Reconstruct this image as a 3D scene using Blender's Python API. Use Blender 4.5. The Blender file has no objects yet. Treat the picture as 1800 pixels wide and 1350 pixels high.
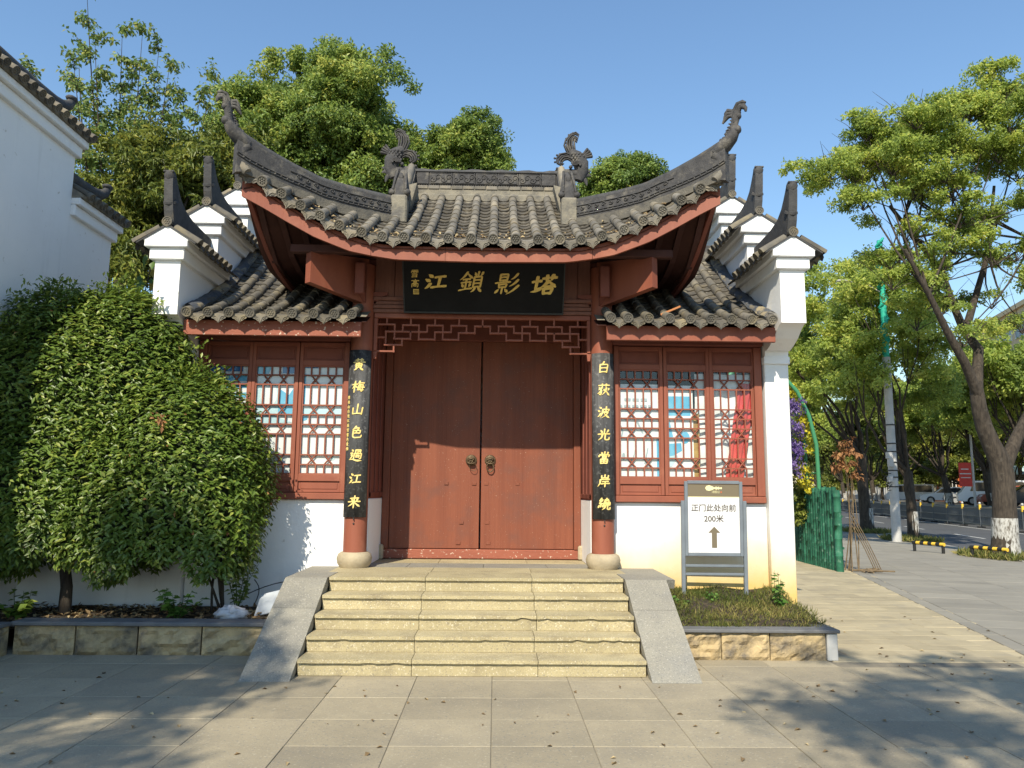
import bpy, math, random
import numpy as np
from mathutils import Matrix, Vector
sc = bpy.context.scene
R = math.radians
random.seed(7); RNG = np.random.default_rng(7)

# ------------------------------------------------------------------ camera, sky, sun, exposure
CAM = (0.1865, -9.7118, 1.68); YAW, PITCH, ROLL = 0.0204, 0.1389, 0.0093
cd = bpy.data.cameras.new('camera'); cam = bpy.data.objects.new('camera', cd); sc.collection.objects.link(cam)
fw = Vector((math.sin(YAW)*math.cos(PITCH), math.cos(YAW)*math.cos(PITCH), math.sin(PITCH)))
rt = Vector((math.cos(YAW), -math.sin(YAW), 0)); up = rt.cross(fw)
r2 = rt*math.cos(ROLL)+up*math.sin(ROLL); u2 = -rt*math.sin(ROLL)+up*math.cos(ROLL)
cam.matrix_world = Matrix(((r2.x, u2.x, -fw.x, CAM[0]), (r2.y, u2.y, -fw.y, CAM[1]), (r2.z, u2.z, -fw.z, CAM[2]), (0, 0, 0, 1)))
cd.sensor_width = 36; cd.lens = 27.12; cd.clip_end = 2000; cd.clip_start = .05
sc.camera = cam
SUN_EL, SUN_AZ = R(41.5), R(16.5)          # light travels towards +Y, a little towards +X
sv = Vector((math.sin(SUN_AZ)*math.cos(SUN_EL), math.cos(SUN_AZ)*math.cos(SUN_EL), -math.sin(SUN_EL)))
w = bpy.data.worlds.new('World'); sc.world = w; w.use_nodes = True
nt = w.node_tree; bg = nt.nodes['Background']; sky = nt.nodes.new('ShaderNodeTexSky')
sky.sky_type = 'NISHITA'; sky.sun_disc = False; sky.sun_elevation = SUN_EL; sky.sun_rotation = SUN_AZ+math.pi
sky.air_density = 1.6; sky.dust_density = .2; sky.ozone_density = 6.5
nt.links.new(sky.outputs[0], bg.inputs[0]); bg.inputs[1].default_value = .13
ld = bpy.data.lights.new('sun', 'SUN'); ld.energy = 5.0; ld.angle = R(.5); ld.color = (1, .91, .73)
so = bpy.data.objects.new('sun', ld); sc.collection.objects.link(so); so.rotation_euler = sv.to_track_quat('-Z', 'Y').to_euler()
so.location = (-6, -20, 20)
vs = sc.view_settings; vs.view_transform = 'Standard'; vs.look = 'None'; vs.gamma = 1; vs.exposure = 0.48; vs.use_curve_mapping = False
sc.cycles.max_bounces = 6; sc.cycles.diffuse_bounces = 3; sc.cycles.glossy_bounces = 2; sc.cycles.transmission_bounces = 4; sc.cycles.transparent_max_bounces = 6

# ------------------------------------------------------------------ materials
M = {}
def mat(name, c1, c2=None, scale=4, rough=.75, bump=0, bscale=None, detail=6, stretch=None, rand=0, lo=.35, hi=.65, spec=.3, c3=None, s3=1.0, t3=(.55, .7), st3=None, metal=0, stain_bounce=None, speck=None, bstretch=None):
    m = bpy.data.materials.new(name); m.use_nodes = True; n = m.node_tree.nodes; l = m.node_tree.links
    b = n['Principled BSDF']; b.inputs['Roughness'].default_value = rough; b.inputs['Specular IOR Level'].default_value = spec; b.inputs['Metallic'].default_value = metal
    g = n.new('ShaderNodeNewGeometry'); src = g.outputs['Position']
    if rand:
        oi = n.new('ShaderNodeObjectInfo'); ad = n.new('ShaderNodeVectorMath'); ad.operation = 'MULTIPLY_ADD'
        cb = n.new('ShaderNodeCombineXYZ')
        for i in range(3): l.new(oi.outputs['Random'], cb.inputs[i])
        ad.inputs[1].default_value = (37, 23, 11); l.new(cb.outputs[0], ad.inputs[0]); l.new(src, ad.inputs[2]); src2 = ad.outputs[0]
    else: src2 = src
    def noise(sc_, det=detail, st=None, s=None):
        v = s or src2
        if st:
            mp = n.new('ShaderNodeMapping'); mp.inputs['Scale'].default_value = st; l.new(v, mp.inputs[0]); v = mp.outputs[0]
        t = n.new('ShaderNodeTexNoise'); t.inputs['Scale'].default_value = sc_; t.inputs['Detail'].default_value = det; t.inputs['Roughness'].default_value = .62
        l.new(v, t.inputs['Vector']); return t.outputs['Fac']
    def ramp(f, a, b_):
        mr = n.new('ShaderNodeMapRange'); mr.inputs[1].default_value = a; mr.inputs[2].default_value = b_; l.new(f, mr.inputs[0]); return mr.outputs[0]
    def mix(f, a, b_):
        x = n.new('ShaderNodeMix'); x.data_type = 'RGBA'; l.new(f, x.inputs[0])
        for v, s in ((a, x.inputs[6]), (b_, x.inputs[7])):
            if isinstance(v, tuple): s.default_value = (*v, 1)
            else: l.new(v, s)
        return x.outputs[2]
    col = None
    if c2: col = mix(ramp(noise(scale, st=stretch), lo, hi), c1, c2)
    if c3: col = mix(ramp(noise(s3, st=st3), *t3), col if col else c1, c3)
    if speck:
        for (sc_, cc, a, b_) in speck: col = mix(ramp(noise(sc_, 2), a, b_), col if col else c1, cc)
    if stain_bounce:      # soil stain plus painted bounce light: (colour, z where it ends, z where it is full, noise amount)
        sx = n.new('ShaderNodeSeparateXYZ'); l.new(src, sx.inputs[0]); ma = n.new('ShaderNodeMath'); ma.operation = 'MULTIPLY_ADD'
        l.new(noise(2.2, 5, (1, 1, .5)), ma.inputs[0]); ma.inputs[1].default_value = stain_bounce[3]; l.new(sx.outputs['Z'], ma.inputs[2])
        col = mix(ramp(ma.outputs[0], stain_bounce[1]+stain_bounce[3]*.5, stain_bounce[2]+stain_bounce[3]*.5), col if col else c1, stain_bounce[0])
    if rand:
        hs = n.new('ShaderNodeHueSaturation'); mr = n.new('ShaderNodeMapRange'); mr.inputs[3].default_value = 1-rand; mr.inputs[4].default_value = 1+rand
        l.new(oi.outputs['Random'], mr.inputs[0]); l.new(mr.outputs[0], hs.inputs['Value'])
        if col: l.new(col, hs.inputs['Color'])
        else: hs.inputs['Color'].default_value = (*c1, 1)
        col = hs.outputs[0]
    if col: l.new(col, b.inputs['Base Color'])
    else: b.inputs['Base Color'].default_value = (*c1, 1)
    if bump:
        bp = n.new('ShaderNodeBump'); bp.inputs['Strength'].default_value = bump; bp.inputs['Distance'].default_value = .02
        l.new(noise(bscale or scale*4, 6, bstretch or stretch), bp.inputs['Height']); l.new(bp.outputs[0], b.inputs['Normal'])
    M[name] = m; return m
def leafmat(name, c1, c2, c3, rough=.42, trans=.3, spec=.35):
    m = bpy.data.materials.new(name); m.use_nodes = True; n = m.node_tree.nodes; l = m.node_tree.links; b = n['Principled BSDF']
    at = n.new('ShaderNodeAttribute'); at.attribute_name = 'tint'
    cr = n.new('ShaderNodeValToRGB'); e = cr.color_ramp.elements; e[0].color = (*c1, 1); e[1].color = (*c3, 1); k = e.new(.6); k.color = (*c2, 1)
    l.new(at.outputs['Fac'], cr.inputs[0]); l.new(cr.outputs[0], b.inputs['Base Color'])
    b.inputs['Roughness'].default_value = rough; b.inputs['Specular IOR Level'].default_value = spec
    tr = n.new('ShaderNodeBsdfTranslucent'); hs = n.new('ShaderNodeHueSaturation'); hs.inputs['Value'].default_value = 1.3; hs.inputs['Hue'].default_value = .485
    l.new(cr.outputs[0], hs.inputs['Color']); l.new(hs.outputs[0], tr.inputs[0])
    mx = n.new('ShaderNodeMixShader'); mx.inputs[0].default_value = trans; l.new(b.outputs[0], mx.inputs[1]); l.new(tr.outputs[0], mx.inputs[2])
    l.new(mx.outputs[0], n['Material Output'].inputs[0]); M[name] = m; return m

mat('red', (.265, .085, .050), (.215, .066, .041), 3, .55, .12, 30, stretch=(1, 1, .12), c3=(.33, .125, .075), s3=2.5, t3=(.55, .8), spec=.3)
mat('red_door', (.235, .080, .047), (.175, .058, .036), 11, .5, .3, 40, stretch=(1, 1, .03), lo=.3, hi=.7, c3=(.150, .066, .050), s3=2.2, t3=(.48, .72), spec=.15, speck=[(55, (.40, .27, .20), .715, .735)])
mat('red_worn', (.28, .09, .055), (.24, .075, .047), 6, .65, .3, 30, stretch=(.25, 1, 1), speck=[(26, (.55, .42, .33), .635, .68)])
mat('red_dull', (.20, .062, .042), (.16, .05, .036), 4, .65, .2, 25, stretch=(1, .2, 1))
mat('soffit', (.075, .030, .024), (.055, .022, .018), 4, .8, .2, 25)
mat('plank', (.23, .10, .07), (.17, .07, .05), 8, .7, .3, 40, stretch=(1, 1, .1), rand=.18)
mat('plaster', (.82, .82, .815), (.77, .77, .765), 1.3, .85, .2, 14, lo=.4, hi=.75, c3=(.66, .66, .65), s3=3.0, t3=(.58, .9), st3=(2.2, 2.2, .18), speck=[(9, (.6, .58, .54), .70, .77)])
mat('plaster_stain_bounce', (.79, .79, .775), (.72, .72, .71), 1.3, .85, .2, 14, lo=.4, hi=.75, c3=(.60, .58, .54), s3=3.0, t3=(.58, .88), st3=(2.2, 2.2, .18), stain_bounce=((.60, .42, .15), 1.30, .50, .40))  # yellow foot is part soil stain, part bounce light painted into the colour
mat('tile', (.185, .168, .138), (.125, .117, .104), 9, .88, .35, 60, rand=.25, c3=(.26, .22, .155), s3=3, t3=(.48, .72))
mat('tile_pan', (.105, .093, .074), (.055, .051, .045), 9, .9, .4, 60, rand=.25, c3=(.17, .14, .09), s3=4, t3=(.52, .75))
mat('tile_wing', (.155, .138, .11), (.10, .094, .084), 9, .88, .35, 60, rand=.25, c3=(.26, .215, .13), s3=3, t3=(.50, .74))
mat('tile_dark', (.075, .074, .075), (.045, .045, .048), 12, .8, .35, 60, c3=(.15, .13, .10), s3=6, t3=(.55, .75), rand=.15)
mat('carved', (.075, .072, .072), (.045, .044, .046), 14, .8, .4, 50, c3=(.17, .155, .13), s3=6, t3=(.52, .72))
mat('mortar_dark', (.155, .14, .112), (.10, .094, .082), 7, .9, .5, 35, c3=(.065, .062, .06), s3=4, t3=(.5, .7))
mat('mortar', (.25, .225, .175), (.16, .148, .122), 6, .9, .5, 35, c3=(.11, .105, .10), s3=3, t3=(.52, .72))
mat('tar', (.055, .062, .075), (.09, .095, .105), 8, .75, .6, 30, c3=(.30, .25, .16), s3=2.2, t3=(.56, .62))
mat('granite', (.43, .365, .215), (.34, .285, .165), 2.2, .8, .25, 120, speck=[(75, (.22, .19, .14), .56, .68), (60, (.58, .52, .38), .58, .7)], c3=(.22, .18, .115), s3=2.6, t3=(.54, .78), rand=.08)
mat('granite_grey', (.27, .252, .205), (.215, .203, .172), 2.0, .8, .25, 120, speck=[(75, (.15, .145, .135), .55, .68), (60, (.37, .35, .30), .58, .7)], c3=(.2, .2, .195), s3=1.3, t3=(.55, .85), rand=.05)
mat('paver', (.35, .298, .205), (.28, .242, .172), 1.6, .82, .2, 90, speck=[(55, (.19, .18, .16), .58, .72), (48, (.41, .365, .27), .6, .74)], c3=(.225, .198, .150), s3=.9, t3=(.5, .8), rand=.10)
mat('paver_beige', (.39, .33, .215), (.32, .27, .18), 2.2, .85, .25, 70, c3=(.26, .23, .18), s3=1.1, t3=(.55, .85), rand=.10)
mat('paver_far', (.26, .24, .20), (.21, .195, .165), .8, .85, .2, 40, rand=.06)
mat('joint', (.235, .205, .15), (.17, .15, .115), 9, .95)
mat('rough_stone', (.46, .35, .19), (.33, .25, .14), 6, .9, 1.0, 18, c3=(.13, .11, .085), s3=3.2, t3=(.48, .66), rand=.15)
mat('cap_stone', (.15, .15, .15), (.11, .11, .115), 6, .75, .2, 60)
mat('base_stone', (.42, .35, .24), (.33, .275, .19), 8, .85, .4, 40)
mat('board', (.070, .070, .072), (.028, .028, .03), 9, .6, .3, 40, stretch=(1, 1, .10), lo=.42, hi=.6, speck=[(24, (.13, .13, .13), .54, .7)], spec=.3)
mat('plaque', (.007, .007, .008), (.011, .011, .012), 3, .5, .05, 40, spec=.12)
mat('gold', (.72, .50, .12), (.62, .42, .10), 20, .42, .1, 60, spec=.5)
mat('gold_pale', (.78, .62, .24), (.68, .50, .14), 20, .45, .1, 60, spec=.5)
mat('soil', (.055, .042, .03), (.035, .028, .02), 9, .95, .8, 30, c3=(.10, .075, .045), s3=12, t3=(.55, .7))
mat('brass', (.17, .12, .07), (.08, .055, .035), 40, .5, .2, 80, metal=.5)
mat('iron', (.03, .03, .03), (.045, .045, .045), 10, .6)
mat('steel', (.17, .195, .22), (.145, .165, .19), 6, .45, spec=.5)
mat('sign_white', (.70, .69, .69), (.58, .57, .57), 7, .4, stretch=(1, 1, .3), lo=.45, hi=.75)
mat('sign_brown', (.165, .135, .09), rough=.45)
mat('sign_ink', (.07, .06, .05), rough=.5)
mat('cream', (.75, .68, .38), rough=.5)
mat('seal', (.50, .12, .05), rough=.5)
mat('paper', (.74, .75, .75), (.66, .68, .69), 3, .7)
mat('poster_blue', (.07, .34, .55), (.16, .45, .62), 4, .6)
mat('poster_pale', (.50, .66, .70), (.42, .60, .66), 5, .6)
mat('poster_deep', (.03, .14, .36), rough=.6)
mat('poster_ink', (.30, .38, .42), rough=.6)
mat('poster_gold', (.42, .28, .08), (.3, .16, .05), 14, .6)
mat('curtain', (.55, .06, .055), (.45, .04, .04), 6, .8)
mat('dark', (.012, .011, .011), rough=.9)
mat('bark', (.075, .06, .046), (.030, .024, .019), 16, .95, 1.0, 22, stretch=(1, 1, .22), c3=(.12, .105, .085), s3=5, t3=(.6, .8))
mat('limewash', (.44, .43, .40), (.13, .115, .095), 16, .9, .9, 20, stretch=(1, 1, .4), lo=.45, hi=.62)
mat('asphalt', (.085, .088, .095), (.07, .073, .08), .6, .85, .2, 60)
mat('paint_white', (.60, .60, .58), (.45, .45, .44), 6, .7)
mat('kerb', (.36, .34, .30), (.29, .275, .25), 3, .85, .2, 40)
mat('concrete', (.48, .47, .45), (.38, .375, .36), 3, .85, .2, 20)
mat('teal', (.03, .42, .30), (.02, .30, .22), 12, .6)
mat('bamboo_green', (.022, .115, .065), (.012, .065, .038), 6, .7, .15, 20, rand=.3, c3=(.13, .23, .17), s3=7, t3=(.58, .75))
mat('green_paint', (.05, .21, .10), rough=.45)
mat('dry_cane', (.20, .145, .085), (.12, .085, .05), 10, .9)
mat('yellow', (.72, .46, .05), rough=.5)
mat('black', (.02, .02, .02), rough=.5)
mat('fence_grey', (.10, .11, .12), rough=.5)
mat('banner', (.55, .05, .035), (.45, .04, .03), 4, .6)
mat('orange_wall', (.50, .13, .04), (.42, .11, .035), 3, .8)
mat('shop_grey', (.24, .24, .25), (.19, .19, .2), 2, .8)
mat('beige_wall', (.58, .48, .30), (.52, .43, .27), .6, .85)
mat('white_wall', (.70, .69, .66), (.6, .6, .58), .6, .85)
mat('roof_brown', (.20, .13, .10), rough=.8)
mat('window_dark', (.035, .045, .06), rough=.12, spec=.6)
mat('car_white', (.75, .75, .75), rough=.2, spec=.6); mat('car_dark', (.03, .032, .04), rough=.2, spec=.6); mat('car_silver', (.38, .39, .40), rough=.25, spec=.6, metal=.3); mat('car_red', (.25, .06, .03), rough=.25, spec=.6)
mat('car_glass', (.02, .025, .03), rough=.08, spec=.7); mat('tyre', (.02, .02, .02), rough=.8); mat('lamp_red', (.5, .02, .02), rough=.3)
mat('plastic_bag', (.50, .50, .51), (.38, .38, .40), 12, .35, .6, 20); mat('sheet_metal', (.45, .48, .52), (.38, .42, .47), 5, .5)
mat('wood_scrap', (.48, .20, .08), (.40, .16, .06), 6, .7)
g = bpy.data.materials.new('glass'); g.use_nodes = True; n_ = g.node_tree.nodes; l_ = g.node_tree.links
tr = n_.new('ShaderNodeBsdfTransparent'); gl = n_.new('ShaderNodeBsdfGlossy'); gl.inputs['Roughness'].default_value = .03; mx = n_.new('ShaderNodeMixShader')
tr.inputs[0].default_value = (.93, .95, .95, 1)
mx.inputs[0].default_value = .07; l_.new(tr.outputs[0], mx.inputs[1]); l_.new(gl.outputs[0], mx.inputs[2]); l_.new(mx.outputs[0], n_['Material Output'].inputs[0]); M['glass'] = g
leafmat('leaf_hedge', (0.074, 0.124, 0.020), (0.138, 0.210, 0.033), (0.312, 0.348, 0.069), .38, 0.3, .45)
leafmat('leaf_camphor', (0.113, 0.183, 0.045), (0.229, 0.317, 0.067), (0.458, 0.477, 0.111), .42, 0.42)
leafmat('leaf_street', (0.181, 0.258, 0.060), (0.361, 0.454, 0.093), (0.600, 0.600, 0.151), .45, 0.55)
leafmat('leaf_dark', (0.086, 0.123, 0.025), (0.179, 0.214, 0.040), (0.342, 0.342, 0.071), .42, 0.35)
leafmat('leaf_sparse', (0.090, 0.152, 0.043), (0.163, 0.250, 0.068), (0.357, 0.357, 0.086), .45, 0.4)
leafmat('leaf_vine', (.05, .10, .02), (.09, .16, .03), (.30, .22, .04), .45, .3)
leafmat('leaf_yellow', (.28, .30, .03), (.55, .48, .03), (.70, .60, .05), .6, .3)
leafmat('petal_purple', (.10, .06, .22), (.20, .13, .34), (.38, .30, .50), .6, .3)
leafmat('leaf_brown', (.20, .10, .04), (.32, .15, .06), (.42, .25, .10), .7, .25)
leafmat('grass', (.07, .10, .02), (.16, .17, .04), (.34, .28, .10), .7, .3)
leafmat('litter', (.12, .075, .035), (.26, .18, .09), (.45, .36, .20), .8, .1)
leafmat('leaf_weed', (.05, .12, .02), (.09, .19, .03), (.16, .26, .06), .5, .3)

# ------------------------------------------------------------------ mesh helpers
COL = sc.collection
def link(name, me, parent=None, loc=None):
    o = bpy.data.objects.new(name, me); COL.objects.link(o)
    if parent: o.parent = parent
    if loc is not None: o.location = loc
    return o
def thing(name, label, cat, group=None, loc=(0, 0, 0)):
    o = bpy.data.objects.new(name, None); COL.objects.link(o); o.location = loc; o.empty_display_size = .2
    return tag(o, label, cat, group)
def tag(o, label=None, cat=None, group=None, kind=None):
    if label: o['label'] = label
    if cat: o['category'] = cat
    if group: o['group'] = group
    if kind: o['kind'] = kind
    return o
class MB:
    def __init__(s): s.v = []; s.f = []; s.sm = []
    def add(s, vs, fs, smooth=False):
        k = len(s.v); s.v += [tuple(p) for p in vs]; s.f += [tuple(i+k for i in f) for f in fs]; s.sm += [smooth]*len(fs); return s
    def box(s, x0, x1, y0, y1, z0, z1, b=0):
        if b <= 0:
            return s.add([(x0, y0, z0), (x1, y0, z0), (x1, y1, z0), (x0, y1, z0), (x0, y0, z1), (x1, y0, z1), (x1, y1, z1), (x0, y1, z1)],
                         [(0, 3, 2, 1), (4, 5, 6, 7), (0, 1, 5, 4), (1, 2, 6, 5), (2, 3, 7, 6), (3, 0, 4, 7)])
        X = (x0, x1); Y = (y0, y1); Z = (z0, z1); vs = []; idx = {}
        for i in (0, 1):
            for j in (0, 1):
                for k in (0, 1):
                    p = (X[i], Y[j], Z[k]); sg = (1-2*i, 1-2*j, 1-2*k)
                    for a in range(3):
                        q = [p[c]+(sg[c]*b if c != a else 0) for c in range(3)]; idx[(i, j, k, a)] = len(vs); vs.append(q)
        fs = []; I = lambda i, j, k, a: idx[(i, j, k, a)]
        for i in (0, 1):
            q = [I(i, 0, 0, 0), I(i, 1, 0, 0), I(i, 1, 1, 0), I(i, 0, 1, 0)]; fs.append(q if i else q[::-1])
            q = [I(0, i, 0, 1), I(0, i, 1, 1), I(1, i, 1, 1), I(1, i, 0, 1)]; fs.append(q if i else q[::-1])
            q = [I(0, 0, i, 2), I(1, 0, i, 2), I(1, 1, i, 2), I(0, 1, i, 2)]; fs.append(q if i else q[::-1])
        for i in (0, 1):
            for j in (0, 1):
                fs.append([I(i, j, 0, 0), I(i, j, 1, 0), I(i, j, 1, 1), I(i, j, 0, 1)]); fs.append([I(i, 0, j, 0), I(i, 1, j, 0), I(i, 1, j, 2), I(i, 0, j, 2)]); fs.append([I(0, i, j, 1), I(1, i, j, 1), I(1, i, j, 2), I(0, i, j, 2)])
                for k in (0, 1): fs.append([I(i, j, k, 0), I(i, j, k, 1), I(i, j, k, 2)])
        return s.add(vs, fs)
    def prism(s, poly, axis, a, b):           # poly of 2D points extruded along axis
        n = len(poly)
        def P(p, t): return (t, p[0], p[1]) if axis == 'x' else (p[0], t, p[1]) if axis == 'y' else (p[0], p[1], t)
        return s.add([P(p, a) for p in poly]+[P(p, b) for p in poly], [tuple(range(n)), tuple(range(2*n-1, n-1, -1))]+[(i, n+i, n+(i+1) % n, (i+1) % n) for i in range(n)])
    def tube(s, pts, rad, n=8, cap=True, flat=1.0, upv=(0, 0, 1)):
        pts = [Vector(p) for p in pts]; m = len(pts)
        if not hasattr(rad, '__len__'): rad = [rad]*m
        vs = []; pu = None
        for i, p in enumerate(pts):
            t = (pts[min(i+1, m-1)]-pts[max(i-1, 0)]).normalized()
            if pu is None:
                a = Vector(upv);
                if abs(t.dot(a)) > .95: a = Vector((1, 0, 0)) if abs(t.x) < .9 else Vector((0, 1, 0))
            else: a = pu
            u = (a-t*a.dot(t)).normalized(); v = t.cross(u); pu = u
            for k in range(n):
                an = 2*math.pi*k/n; vs.append(p+(u*math.cos(an)+v*math.sin(an)*flat)*rad[i])
        fs = [(i*n+k, i*n+(k+1) % n, (i+1)*n+(k+1) % n, (i+1)*n+k) for i in range(m-1) for k in range(n)]
        s.add(vs, fs, True)
        if cap: s.add(vs[:n], [tuple(range(n))[::-1]]); s.add(vs[-n:], [tuple(range(n))])
        return s
    def lathe(s, prof, cx, cy, n=20, z=0):
        vs = [(cx+r*math.cos(2*math.pi*k/n), cy+r*math.sin(2*math.pi*k/n), z+h) for r, h in prof for k in range(n)]; m = len(prof)
        s.add(vs, [(i*n+k, i*n+(k+1) % n, (i+1)*n+(k+1) % n, (i+1)*n+k) for i in range(m-1) for k in range(n)], True)
        s.add(vs[:n], [tuple(range(n))[::-1]]); s.add(vs[-n:], [tuple(range(n))])
        return s
    def ball(s, c, r, n=8, m=6, sq=(1, 1, 1)):
        vs = []; 
        for i in range(m+1):
            a = math.pi*i/m
            for k in range(n): vs.append((c[0]+r*sq[0]*math.sin(a)*math.cos(2*math.pi*k/n), c[1]+r*sq[1]*math.sin(a)*math.sin(2*math.pi*k/n), c[2]-r*sq[2]*math.cos(a)))
        return s.add(vs, [(i*n+k, i*n+(k+1) % n, (i+1)*n+(k+1) % n, (i+1)*n+k) for i in range(m) for k in range(n)], True)
    def grid(s, fn, nu, nv, smooth=True):
        return s.add([fn(i/nu, j/nv) for j in range(nv+1) for i in range(nu+1)], [(j*(nu+1)+i, j*(nu+1)+i+1, (j+1)*(nu+1)+i+1, (j+1)*(nu+1)+i) for j in range(nv) for i in range(nu)], smooth)
    def xf(s, mt): s.v = [tuple(mt @ Vector(p)) for p in s.v]; return s
    def mesh(s, name, m):
        me = bpy.data.meshes.new(name); me.from_pydata(s.v, [], s.f)
        me.polygons.foreach_set('use_smooth', s.sm); me.materials.append(M[m] if isinstance(m, str) else m); me.update(); return me
    def build(s, name, m, parent=None, loc=None): return link(name, s.mesh(name, m), parent, loc)
def frame(origin, ey, ez_hint=(0, 0, 1)):
    ey = Vector(ey).normalized(); z = Vector(ez_hint); z = (z-ey*z.dot(ey)).normalized(); x = ey.cross(z)
    return Matrix(((x.x, ey.x, z.x, origin[0]), (x.y, ey.y, z.y, origin[1]), (x.z, ey.z, z.z, origin[2]), (0, 0, 0, 1)))
def put(name, me, mt, parent):
    o = bpy.data.objects.new(name, me); COL.objects.link(o); o.parent = parent; o.matrix_local = mt; return o
def struct(name, mb, m): return tag(mb.build(name, m), kind='structure')
def interp(x, T):
    return float(np.interp(x, [t[0] for t in T], [t[1] for t in T]))

# leaves: one rhombic folded blade per leaf, all leaves of one crown in one mesh
def leaf_mesh(name, P, D, N, size, m, width=.45, fold=.18, tint=None):
    P = np.asarray(P); n = len(P); size = np.asarray(size).reshape(-1, 1)*np.ones((n, 1))
    D = D/np.linalg.norm(D, axis=1, keepdims=True); N = N-D*(N*D).sum(1, keepdims=True); N /= (np.linalg.norm(N, axis=1, keepdims=True)+1e-9); S = np.cross(D, N)
    V = np.stack([P, P+D*size*.45+S*size*width*.5+N*size*fold, P+D*size-N*size*.12, P+D*size*.45-S*size*width*.5+N*size*fold], 1).reshape(-1, 3)
    b = (np.arange(n)*4)[:, None]; F = np.concatenate([b+np.array([[0, 1, 2]]), b+np.array([[0, 2, 3]])], 1).reshape(-1)
    me = bpy.data.meshes.new(name); me.vertices.add(4*n); me.vertices.foreach_set('co', V.astype(np.float32).ravel())
    me.loops.add(6*n); me.loops.foreach_set('vertex_index', F.astype(np.int32)); me.polygons.add(2*n)
    me.polygons.foreach_set('loop_start', (np.arange(2*n)*3).astype(np.int32)); me.polygons.foreach_set('loop_total', np.full(2*n, 3, np.int32))
    a = me.attributes.new('tint', 'FLOAT', 'FACE'); t = RNG.random(n) if tint is None else tint
    a.data.foreach_set('value', np.repeat(t, 2).astype(np.float32)); me.materials.append(M[m]); me.update(); me.validate(); return me
def rdir(n): 
    v = RNG.normal(size=(n, 3)); return v/np.linalg.norm(v, axis=1, keepdims=True)
def clump_leaves(clumps, per, size, upw=.5, shell=.55, droop=.2, flat=.8):
    Ps, Ds, Ns, Ss, Ts = [], [], [], [], []
    for (c, r) in clumps:
        n = max(8, int(per*r*r)); m_ = max(5, int(11+9*r)); ds = rdir(m_); ds[:, 2] = np.where(ds[:, 2] < -.45, -ds[:, 2]*.6, ds[:, 2])
        sc_ = ds*r*(shell+(1.05-shell)*RNG.random((m_, 1))); ix = RNG.integers(0, m_, n); rs = r*(.22+.16*RNG.random((m_, 1)))
        e = rdir(n)*np.cbrt(RNG.random((n, 1)))*rs[ix]; p = np.array(c)+(sc_[ix]+e)*np.array([1, 1, flat]); Ps.append(p)
        d = ds[ix]*.6+e/(np.linalg.norm(e, axis=1, keepdims=True)+1e-6)*.6
        N = d*.7+np.array([0, 0, upw])+rdir(n)*.55; D = rdir(n)+d*.5+np.array([0, 0, -droop]); Ns.append(N); Ds.append(D); Ss.append(size*(.65+.6*RNG.random(n)))
        Ts.append(np.clip(.42+.18*RNG.normal(size=n)+.14*RNG.normal()+.12*RNG.normal(size=m_)[ix], 0, 1))
    return [np.concatenate(a) for a in (Ps, Ds, Ns, Ss, Ts)]
def crown_mesh(name, clumps, per, size, m, width=.5, **k):
    P, D, N, S, T = clump_leaves(clumps, per, size, **k); return leaf_mesh(name, P, D, N, S, m, width, tint=T)
def bez(a, b, bend, n=6):
    a = Vector(a); b = Vector(b); return [a.lerp(b, t)+Vector(bend)*math.sin(math.pi*t) for t in [i/n for i in range(n+1)]]
def fill_clumps(c, rad, n, rmin, rmax, seed, shell=.6, zmin=-.55):
    rg = np.random.default_rng(seed); out = []
    while len(out) < n:
        d = rg.normal(size=3); d /= np.linalg.norm(d)
        if d[2] < zmin: continue
        t = shell+(1-shell)*rg.random(); out.append(((c[0]+d[0]*rad[0]*t, c[1]+d[1]*rad[1]*t, c[2]+d[2]*rad[2]*t), rmin+(rmax-rmin)*rg.random()))
    return out
def tree(name, label, base, fork, clumps, r0, leafm, per, size, group=None, lime=0, m='bark', width=.5, limbs=None, cat='tree', **k):
    t = thing(name, label, cat, group, loc=base); B = Vector(base); mb = MB(); rg = random.Random(sum(map(ord, label)))
    fk = Vector(fork); tp = bez(B, fk, (rg.uniform(-.12, .12), 0, 0), 6); tp[0].z -= .05
    mb.tube([p-B for p in tp], [r0*1.35, r0*1.08, r0, r0*.95, r0*.9, r0*.86, r0*.8], 10)
    for (c, r) in (limbs if limbs is not None else clumps[::max(1, len(clumps)//9)]):
        c = Vector(c); q = bez(fk-Vector((0, 0, rg.uniform(0, .3)*(fk-B).length*.3)), c, (rg.uniform(-.6, .6), rg.uniform(-.5, .5), -abs(rg.uniform(.1, .6))), 6); q = [p+Vector((.10*math.sin(i*2.1+c.x), .1*math.cos(i*1.7+c.z), 0)) if 0 < i < 6 else p for i, p in enumerate(q)]
        rr = r0*rg.uniform(.28, .5); mb.tube([p-B for p in q], [rr*(1-.13*i) for i in range(7)], 6)
        for _ in range(3):
            e = c+Vector((rg.uniform(-1, 1), rg.uniform(-1, 1), rg.uniform(-.3, 1)))*r; mb.tube([p-B for p in bez(q[4], e, (0, 0, -.08), 3)], [rr*.3, rr*.24, rr*.16, .006], 4)
    mb.build('trunk', m, t)
    if lime: MB().lathe([(r0*1.37, 0), (r0*1.12, .15), (r0*1.05, lime*.5), (r0*1.0, lime)], 0, 0, 12).build('limewash_band', 'limewash', t)
    me = crown_mesh('crown', [((c[0]-B.x, c[1]-B.y, c[2]-B.z), r) for c, r in clumps], per, size, leafm, width, **k); link('crown', me, t)
    return t

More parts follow.
